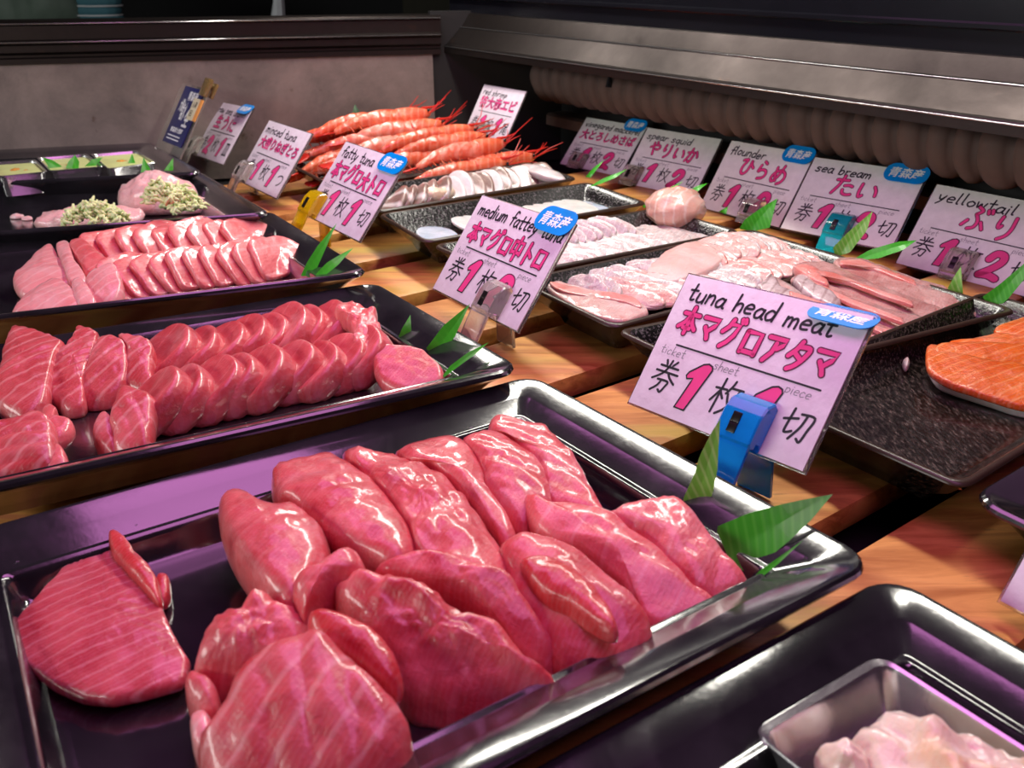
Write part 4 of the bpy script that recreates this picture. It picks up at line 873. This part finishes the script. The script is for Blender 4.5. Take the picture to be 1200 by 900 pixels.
# sea bream
GB = 'pink sea bream slices'
strips(pB, .055, .150, 12, .064, .082, .024, .0035, 28, -30, ['bream', 'white_fish'], 'bream_slice', '%s slice from the left in the near left fan of sea bream', GB, 'sea bream slice', 22, .010, hump=.004, amp=.0016)
strips(pB, .155, .272, 16, .044, .058, .022, .0035, 32, -16, ['bream', 'bream', 'bream_red', 'white_fish'], 'bream_slice', '%s slice from the left in the right front layer of sea bream', GB, 'sea bream slice', 23, .010, hump=.008, amp=.0016)
strips(pB, .165, .268, 14, .090, .060, .022, .0035, 34, 4, ['white_fish', 'bream', 'white_fish'], 'bream_slice', '%s slice from the left in the right back layer of sea bream', GB, 'sea bream slice', 24, .014, hump=.010, amp=.0016)
strips(pB, .045, .14, 9, .094, .05, .024, .003, 40, -12, ['white_fish'], 'bream_slice', '%s pale slice from the left along the back wall of the sea bream plate', GB, 'sea bream slice', 25, .012, amp=.0016)
piece(pB, [(790, 290), (820, 283), (850, 287), (845, 305), (815, 322), (780, 330), (758, 322), (770, 304)], .024, .018, .010, .005, 'bream_peach', 'larger peach coloured slice in the middle of the sea bream', GB, 'bream_slice', cat='sea bream slice')
piece(pB, [(644, 337), (648, 328), (665, 333), (700, 340), (740, 350), (758, 362), (740, 372), (722, 375), (690, 366), (660, 350)], .014, .008, .007, .003, 'bream', 'first sea bream slice at the near left corner', GB, 'bream_slice', cat='sea bream slice')
piece(pB, [(647, 331), (665, 334), (700, 341), (738, 346), (750, 358), (732, 354), (700, 348), (660, 341)], .0165, .0125, .003, .001, 'bream_red', 'dark red edge strip lying on the near left bream slice', GB, 'bream_slice', cat='sea bream slice')

# yellowtail
GY = 'yellowtail slices'
pc = lambda poly, h0, h1, mat, lab: piece(pY, poly, h0, h1, .009, .003, mat, lab, GY, 'yellowtail_slice', cat='yellowtail slice', amp=.0012)
pc([(982, 303), (1007, 302), (1036, 313), (1075, 327), (1106, 335), (1126, 352), (1167, 358), (1132, 368), (1101, 363), (1058, 348), (1019, 336), (990, 320)], .026, .012, 'yellowtail', 'farthest yellowtail slice with a long pointed right end')
pc([(932, 311), (955, 306), (980, 312), (1019, 330), (1058, 344), (1101, 361), (1109, 376), (1075, 378), (1036, 366), (996, 350), (968, 336), (945, 322)], .028, .012, 'yellowtail', 'second yellowtail slice from the back with a dark red tip')
pc([(932, 311), (945, 309), (962, 318), (972, 333), (956, 330), (941, 320)], .030, .026, 'bream_red', 'dark red pointed tip on the second yellowtail slice')
pc([(931, 326), (945, 321), (968, 333), (996, 347), (1036, 361), (1075, 375), (1110, 379), (1087, 388), (1041, 386), (1007, 374), (973, 358), (945, 346)], .026, .010, 'yellowtail', 'third yellowtail slice from the back with silvery skin')
pc([(930, 326), (944, 322), (962, 336), (985, 350), (975, 356), (950, 346)], .028, .022, 'skin_silver', 'silvery skin fold on the third yellowtail slice')
pc([(903, 322), (922, 338), (945, 344), (973, 352), (1007, 370), (1041, 384), (1060, 392), (1030, 402), (985, 396), (940, 370), (910, 345)], .026, .009, 'yellowtail', 'fourth yellowtail slice from the back behind the foreground card')
pc([(888, 335), (896, 328), (904, 320), (918, 338), (940, 348), (930, 356), (905, 348)], .026, .020, 'skin_silver', 'reddish silver skin piece at the left of the yellowtail')
pc([(1000, 372), (1040, 384), (1090, 386), (1080, 396), (1040, 408), (1000, 415), (975, 400)], .014, .007, 'yellowtail', 'nearest yellowtail slice with a red front edge')

def blood(o, line, h0, h1, w=5.):
    poly = [(x_, y_ + .4) for x_, y_ in line] + [(x_ + 1, y_ + w) for x_, y_ in line[::-1]]
    piece(pY, poly, h0, h1, .003, .0008, 'bream_red', '', '', 'red_edge', amp=.0004, infl=1., parent=o, smooth=False)
YS = [o for o in bpy.data.objects if o.name.startswith('yellowtail_slice')]
yt = lambda k: next(o for o in YS if k in o['label'])
blood(yt('farthest yellowtail'), [(984, 304), (1007, 303), (1036, 314), (1074, 328)], .029, .022, 6)
blood(yt('second yellowtail slice from the back'), [(945, 314), (975, 318), (1000, 327), (1036, 341), (1070, 352)], .031, .022, 6)
blood(yt('third yellowtail'), [(945, 325), (968, 336), (996, 350), (1030, 362), (1060, 373)], .029, .018, 6)
blood(yt('fourth yellowtail'), [(925, 340), (950, 348), (980, 358), (1007, 373), (1036, 385)], .027, .016, 6)
blood(yt('nearest yellowtail'), [(1000, 374), (1036, 386), (1075, 389)], .0165, .013, 5)

# salmon
GS = 'salmon slices'
ps = lambda poly, h0, h1, lab, mat='salmon', th=.006: piece(pL, poly, h0, h1, th, .004, mat, lab, GS, 'salmon_slice', cat='salmon slice', amp=.0008)
ps([(1168, 384), (1180, 378), (1200, 372), (1240, 366), (1280, 372), (1270, 400), (1220, 402), (1180, 394)], .030, .024, 'farthest salmon slice cut by the right edge')
ps([(1115, 400), (1140, 397), (1166, 391), (1200, 386), (1250, 388), (1260, 415), (1200, 420), (1150, 416), (1122, 410)], .026, .018, 'second salmon slice from the back')
ps([(1100, 404), (1130, 402), (1170, 402), (1230, 404), (1250, 430), (1200, 440), (1140, 432), (1105, 420)], .024, .014, 'middle salmon slice with white lines')
ps([(1089, 409), (1095, 404), (1120, 408), (1160, 420), (1210, 430), (1250, 440), (1250, 478), (1200, 474), (1167, 465), (1142, 457), (1117, 449), (1100, 440), (1090, 430)], .022, .010, 'nearest salmon slice with a pale skin edge', th=.005)
ps([(1090, 428), (1100, 439), (1117, 448), (1142, 456), (1167, 464), (1200, 473), (1250, 480), (1250, 486), (1200, 480), (1167, 470), (1142, 462), (1117, 454), (1099, 445)], .008, .006, 'thin whitish skin edge under the nearest salmon slice', 'salmon_edge', .006)
ps([(1058, 424), (1063, 420), (1066, 426), (1062, 431)], .006, .006, 'tiny salmon crumb on the bare salmon plate', 'salmon_edge', .004)
# glazed decoration along the salmon plate's left wall
for (xa, ya, ra, rb, mt, lab) in ((.0095, .040, .004, .030, 'decor_grey', 0), (.0095, .085, .004, .024, 'decor_grey', 0), (.0098, .030, .0028, .008, 'decor_pink', 0), (.0096, .016, .003, .012, 'decor_orange', 0), (.0097, .060, .0022, .006, 'decor_pink', 0)):
    # wall slope from (d .0045, z .0246) to (.018,.0075)
    sl = V3((.0135, 0, -.0171)).normalized(); su = (pL.u * sl.x + pL.n * sl.z); sn = (pL.n * sl.x - pL.u * sl.z); sn = sn if sn.dot(pL.n) > 0 else -sn
    zc = .0352 - (xa - .0045) * .0171 / .0135; c_ = pL.P(xa, ya, zc)
    bnd = [c_ + su * ra * math.cos(a) * (1 + .2 * math.sin(3 * a)) + pL.v * rb * math.sin(a) for a in [2 * math.pi * j / 24 for j in range(24)]]
    o = mk('glaze_decoration', *body(bnd, sn, .0006, .0002, .0001, 3, 60, 30, K=3), mt, bpy.data.objects[[k for k in ORI if k.startswith('serving_plate')][-1]], angle=180)

# ------------------------------------------------------------------ shrimp
def shrimp(pos, yaw, pitch, roll, L, lab, pale=False, seed=0, head=True):
    rr = random.Random(seed); M = Matrix.Translation(pos) @ Matrix.Rotation(R(yaw), 4, 'Z') @ Matrix.Rotation(R(-pitch), 4, 'Y') @ Matrix.Rotation(R(roll), 4, 'X')
    T = lambda p: M @ V3((p[0] * L, p[1] * L, p[2] * L)); TT = lambda VF: ([T(v) for v in VF[0]], VF[1])
    root = empty('red_shrimp', pos); tag(root, lab, 'shrimp', 'heaped red shrimp')
    def sp(s): return V3((s - .5, 0, .085 + .055 * math.sin(math.pi * min(1, s * 1.15)) - .05 * max(0, .18 - s) * 3))
    rings = []
    for i in range(60):
        s = i / 59 * .64; base = .024 + .050 * min(1, (s / .42)) ** .8
        seg = (s / .64 * 6) % 1; r = base * (1.03 - .10 * (1 - seg) ** 3 + .03 * seg); c = sp(s)
        rings.append([c + V3((0, r * .82 * math.cos(a), r * math.sin(a))) for a in [2 * math.pi * j / 16 for j in range(16)]])
    mk('tail_body', *TT(loft(rings)), 'shrimp_pale' if pale else 'shrimp', root, angle=180)
    rings = []
    for i in range(22):
        k = i / 21; s = .60 + k * .34; r = .080 * math.sin(math.pi * (.36 + .60 * k)) ** .7 + .004; c = sp(.62) + V3((s - .62, 0, .004 + .02 * k * k))
        rings.append([c + V3((0, r * .80 * math.cos(a), r * (1.05 if math.sin(a) > 0 else .9) * math.sin(a))) for a in [2 * math.pi * j / 16 for j in range(16)]])
    mk('head_shell', *TT(loft(rings)), 'shrimp', root, angle=180)
    c = sp(.62)
    mk('rostrum', *TT(tube([c + V3((.24, 0, .07)), c + V3((.34, 0, .075)), c + V3((.46, 0, .10))], [.016, .009, .002], 6)), 'shrimp_red', root)
    for sy in (-1, 1):
        p = c + V3((.285, sy * .045, .045)); q = []
        mk('eye', *TT(tube([p - V3((.012, 0, 0)), p - V3((.006, 0, 0)), p + V3((.006, 0, 0)), p + V3((.012, 0, 0))], [.004, .015, .015, .004], 8)), 'eye_black', root, angle=180)
        q1 = MB()
        for k in range(2):
            a = rr.uniform(-.12, .12); b_ = rr.uniform(.05, .22)
            q1.add(*tube([c + V3((.29, sy * .02, .01)), c + V3((.42, sy * (.05 + a * .4), .03 + b_ * .4)), c + V3((.50, sy * (.10 + a), .02 + b_ * .8))], [.006, .0045, .002], 5))
        TTv = TT((q1.V, q1.F)); mk('antenna', *TTv, 'shrimp_red', root)
        q1 = MB()
        for k in range(5):
            xk = .05 + k * .045; q1.add(*tube([c + V3((xk, sy * .03, -.05)), c + V3((xk + .05, sy * .055, -.085)), c + V3((xk + .10, sy * .04, -.10))], [.008, .006, .003], 5))
        for k in range(5):
            xk = -.48 + k * .085; q1.add(*tube([c + V3((xk, sy * .025, -.04 + .006 * k)), c + V3((xk + .03, sy * .035, -.085))], [.010, .004], 5))
        mk('legs', *TT((q1.V, q1.F)), 'shrimp', root)
    q1 = MB()
    for a in (-.5, -.22, 0, .22, .5):
        p = sp(0); d = V3((-math.cos(a), math.sin(a), -.15)); sd = V3((math.sin(a), math.cos(a), 0))
        b1 = [p + d * .08 + d * .085 * math.cos(g) + sd * .028 * math.sin(g) for g in [2 * math.pi * j / 16 for j in range(16)]]
        q1.add(*body(b1, UZ, .012, .003, .001, 1, 5, 20, K=3))
    mk('tail_fan', *TT((q1.V, q1.F)), 'shrimp_red', root, angle=180)
SH = [  # picture place of the middle of the body, height, yaw relative to counter axis, label
 ((575, 199), .010, -6, 'front right shrimp lowest in the heap, antennae to the right'), ((540, 206), .012, -2, 'shrimp lying along the mackerel plate at the front'),
 ((548, 185), .030, 4, 'shrimp resting on the two front right shrimp'), ((520, 176), .034, -4, 'shrimp with the clearly seen black eye in the middle'),
 ((505, 166), .044, 2, 'topmost shrimp pointing at the red shrimp card'), ((470, 160), .046, -8, 'top shrimp at the back with its feeler raised'),
 ((455, 178), .036, 8, 'shrimp in the middle left of the heap'), ((425, 172), .034, -3, 'back left shrimp of the heap'),
 ((415, 190), .018, 6, 'front left shrimp with its tail toward the minced tuna card'), ((445, 200), .014, -2, 'front middle shrimp behind the fatty tuna card'),
 ((390, 182), .016, 12, 'leftmost shrimp of the heap'), ((490, 193), .020, 0, 'shrimp between the front left and front right ones'),
 ((425, 150), .056, 4, 'uppermost shrimp at the back left of the heap, before the dark leaves'), ((395, 163), .040, -8, 'back shrimp at the far left end of the heap'),
 ((455, 147), .060, -3, 'shrimp on the very top beside the leaf'), ((402, 200), .008, 2, 'lowest shrimp at the front left rim of the plate')]
for i, (p, h, yw, lab) in enumerate(SH):
    shrimp(onplane(*p, pS.P(0, 0, .015 + h), pS.n) - UZ * .012, 33 + yw, 0, 20 * math.sin(i * 2.1), .155, lab, i in (2, 5, 6, 7), i)

# ------------------------------------------------------------------ leaves
def leaf(poly, h, t, mat, lab, lean=25, curve=.004, turn=0., zb=None, group='green leaf blades'):
    """thin leaf standing at its lowest point, facing the shopper and leaning back"""
    low = max(poly, key=lambda p: p[1]); p0 = t.F(*low, h) if t else G(*low, zb)
    f = CAM - p0; f.z = 0; f.normalize(); f = Matrix.Rotation(R(turn), 3, 'Z') @ f
    n = (f * math.cos(R(lean)) + UZ * math.sin(R(lean))).normalized()
    P = resample([onplane(x_, y_, p0, n) for x_, y_ in poly], 40); c = sum(P, V3()) / 40; size = max((p - c).length for p in P); Vs, Fs = [], []
    ax = max(P, key=lambda p: (p - c).length) - c; ax.normalize(); sd = n.cross(ax)
    def sh(p): d = (p - c); return p + n * (-curve * (d.dot(ax) / size) ** 2 + .12 * abs(d.dot(sd)))
    K = 5
    for sg in (1, -1):
        for k in range(1, K + 1): Vs += [sh(c + (p - c) * k / K) + n * .00022 * sg for p in P]
    c1 = len(Vs); Vs += [sh(c) + n * .00022, sh(c) - n * .00022]
    for s_ in (0, 1):
        o_ = s_ * K * 40
        for j in range(40):
            j2 = (j + 1) % 40; Fs.append((c1 + s_, o_ + j, o_ + j2))
            for k in range(K - 1): Fs.append((o_ + k * 40 + j, o_ + (k + 1) * 40 + j, o_ + (k + 1) * 40 + j2, o_ + k * 40 + j2))
    e = (K - 1) * 40
    for j in range(40): Fs.append((e + j, K * 40 + e + j, K * 40 + e + (j + 1) % 40, e + (j + 1) % 40))
    tag(mk('bamboo_leaf', Vs, Fs, mat, angle=60), lab, 'leaf', group)
leaf([(844, 492), (842, 525), (841, 549), (835, 579), (823, 607), (799, 588), (814, 555), (820, 534), (835, 505)], .012, t1, 'leaf_pale', 'tall folded striped leaf standing before the blue clip', 20)
leaf([(977, 577), (951, 609), (925, 634), (902, 653), (875, 673), (853, 651), (838, 618), (875, 603), (913, 592), (951, 583)], .010, t1, 'leaf_green', 'wide striped green leaf hanging over the right rim of the front tray', 45)
leaf([(942, 632), (913, 660), (887, 681), (870, 692), (890, 669), (917, 650)], .010, t1, 'leaf_bright', 'thin bright leaf below the wide leaf', 40)
leaf([(481, 369), (482, 385), (481, 404), (464, 402), (471, 385)], .010, t2, 'leaf_bright', 'short leaf blade leftmost of three in the medium fatty tuna tray', 20)
leaf([(551, 356), (534, 392), (516, 424), (499, 409), (520, 381)], .010, t2, 'leaf_bright', 'tallest leaf blade of three in the medium fatty tuna tray', 20)
leaf([(573, 400), (556, 416), (538, 429), (513, 447), (527, 429), (550, 412)], .014, t2, 'leaf_bright', 'slanting leaf blade rightmost of three in the medium fatty tuna tray', 35)
leaf([(395, 261), (380, 295), (368, 322), (352, 324), (360, 307), (373, 287)], .012, t3, 'leaf_bright', 'upright leaf blade at the corner of the fatty tuna tray', 20)
leaf([(414, 289), (397, 310), (383, 321), (369, 321), (383, 308)], .026, t3, 'leaf_bright', 'slanting leaf blade at the corner of the fatty tuna tray', 35)
leaf([(708, 187), (700, 198), (692, 208), (686, 207), (695, 197)], .022, pM, 'leaf_bright', 'small leaf blade in front of the vinegared mackerel card', 20)
leaf([(735, 197), (722, 208), (705, 215), (690, 218), (705, 210), (722, 203)], .022, pM, 'leaf_bright', 'long leaf blade at the end of the mackerel plate', 35)
leaf([(801, 211), (787, 223), (772, 231), (757, 243), (752, 241), (763, 231)], .014, pQ, 'leaf_bright', 'leaf blade left of the rosette', 35)
leaf([(830, 213), (817, 225), (803, 232), (805, 225), (817, 218)], .012, pF, 'leaf_bright', 'leaf blade poking out right of the rosette', 35)
leaf([(911, 232), (902, 267), (883, 271), (866, 268), (873, 257), (893, 243)], .014, pF, 'leaf_green', 'broad leaf in front of the flounder card', 20)
leaf([(853, 242), (851, 251), (842, 248)], .014, pF, 'leaf_bright', 'tiny leaf tip at the foot of the flounder card', 20)
leaf([(1023, 247), (1016, 270), (996, 296), (979, 301), (976, 290), (993, 273)], .014, pB, 'leaf_pale', 'pale curled leaf in front of the sea bream card', 20)
leaf([(1075, 280), (1058, 293), (1030, 303), (996, 305), (1019, 293), (1053, 283)], .014, pB, 'leaf_bright', 'long leaf blade pointing from sea bream to yellowtail card', 35)
leaf([(1126, 312), (1129, 350), (1109, 341), (1118, 324)], .014, pY, 'leaf_pale', 'pale striped leaf under the yellowtail clip', 20)
leaf([(1215, 296), (1208, 318), (1180, 352), (1169, 360), (1140, 356), (1172, 333)], .014, pY, 'leaf_green', 'large leaf at the right edge beside the yellowtail', 25)
for poly, lab in (([(50, 184), (60, 187), (73, 195), (58, 198)], 'left leaf tip on the middle steel cup'), ([(88, 181), (93, 190), (92, 198), (77, 197), (80, 190)], 'centre leaf tip on the middle steel cup'), ([(120, 184), (113, 195), (99, 195), (108, 187)], 'right leaf tip of the middle steel cup'),
                  ([(155, 180), (159, 192), (150, 191)], 'small leaf tip inside the right steel cup'), ([(168, 184), (178, 202), (165, 202)], 'leaf at the front corner of the right steel cup'), ([(203, 185), (203, 200), (192, 200)], 'leaf tip behind the scallion mound at the tray corner')):
    leaf(poly, .030, t5, 'leaf_green', lab, 30, .001)
leaf([(416, 122), (431, 146), (408, 146)], .052, pS, 'leaf_dark', 'dark leaf behind the shrimp heap, left one', 10)
leaf([(459, 128), (450, 146), (438, 144)], .055, pS, 'leaf_dark', 'dark leaf behind the shrimp heap, right one', 10)

# ------------------------------------------------------------------ water
def drops(t, x0, x1, yb, n, lab, seed, zf):
    rr = random.Random(seed); q = MB()
    for i in range(n):
        x_ = rr.uniform(x0, x1); y_, z_ = zf(rr.random()); r = rr.uniform(.0005, .0014); c = t.P(x_, y_, z_)
        rings = [[c + t.u * r * math.cos(a) * math.cos(e) + t.v * r * math.sin(a) * math.cos(e) + t.n * r * .6 * math.sin(e) for a in [2 * math.pi * j / 8 for j in range(8)]] for e in (-.2, .5, 1.2)]
        q.add(*loft(rings))
    tag(q.build('water_droplets', 'water', angle=180), lab, 'water', None, 'stuff')
drops(t3, .12, .34, 0, 150, 'water droplets on the back rim of the fatty tuna tray', 1, lambda k: (t3.D - .006 - k * .024, .0315 - k * .012))
drops(t4, .12, .34, 0, 100, 'water droplets on the minced tuna tray', 2, lambda k: (t4.D - .006 - k * .024, .0315 - k * .012))
drops(t1, .02, .32, 0, 60, 'water droplets on the back ledge of the front tray', 3, lambda k: (t1.D - .020 - k * .012, .0245 - k * .005))
clip(f_cor, .62, 'clip_clear', 'clear clip under the price card cut off at the lower right')
clip(f_shr, .45, 'clip_smoke', 'dim clip under the red shrimp card', up=.02)
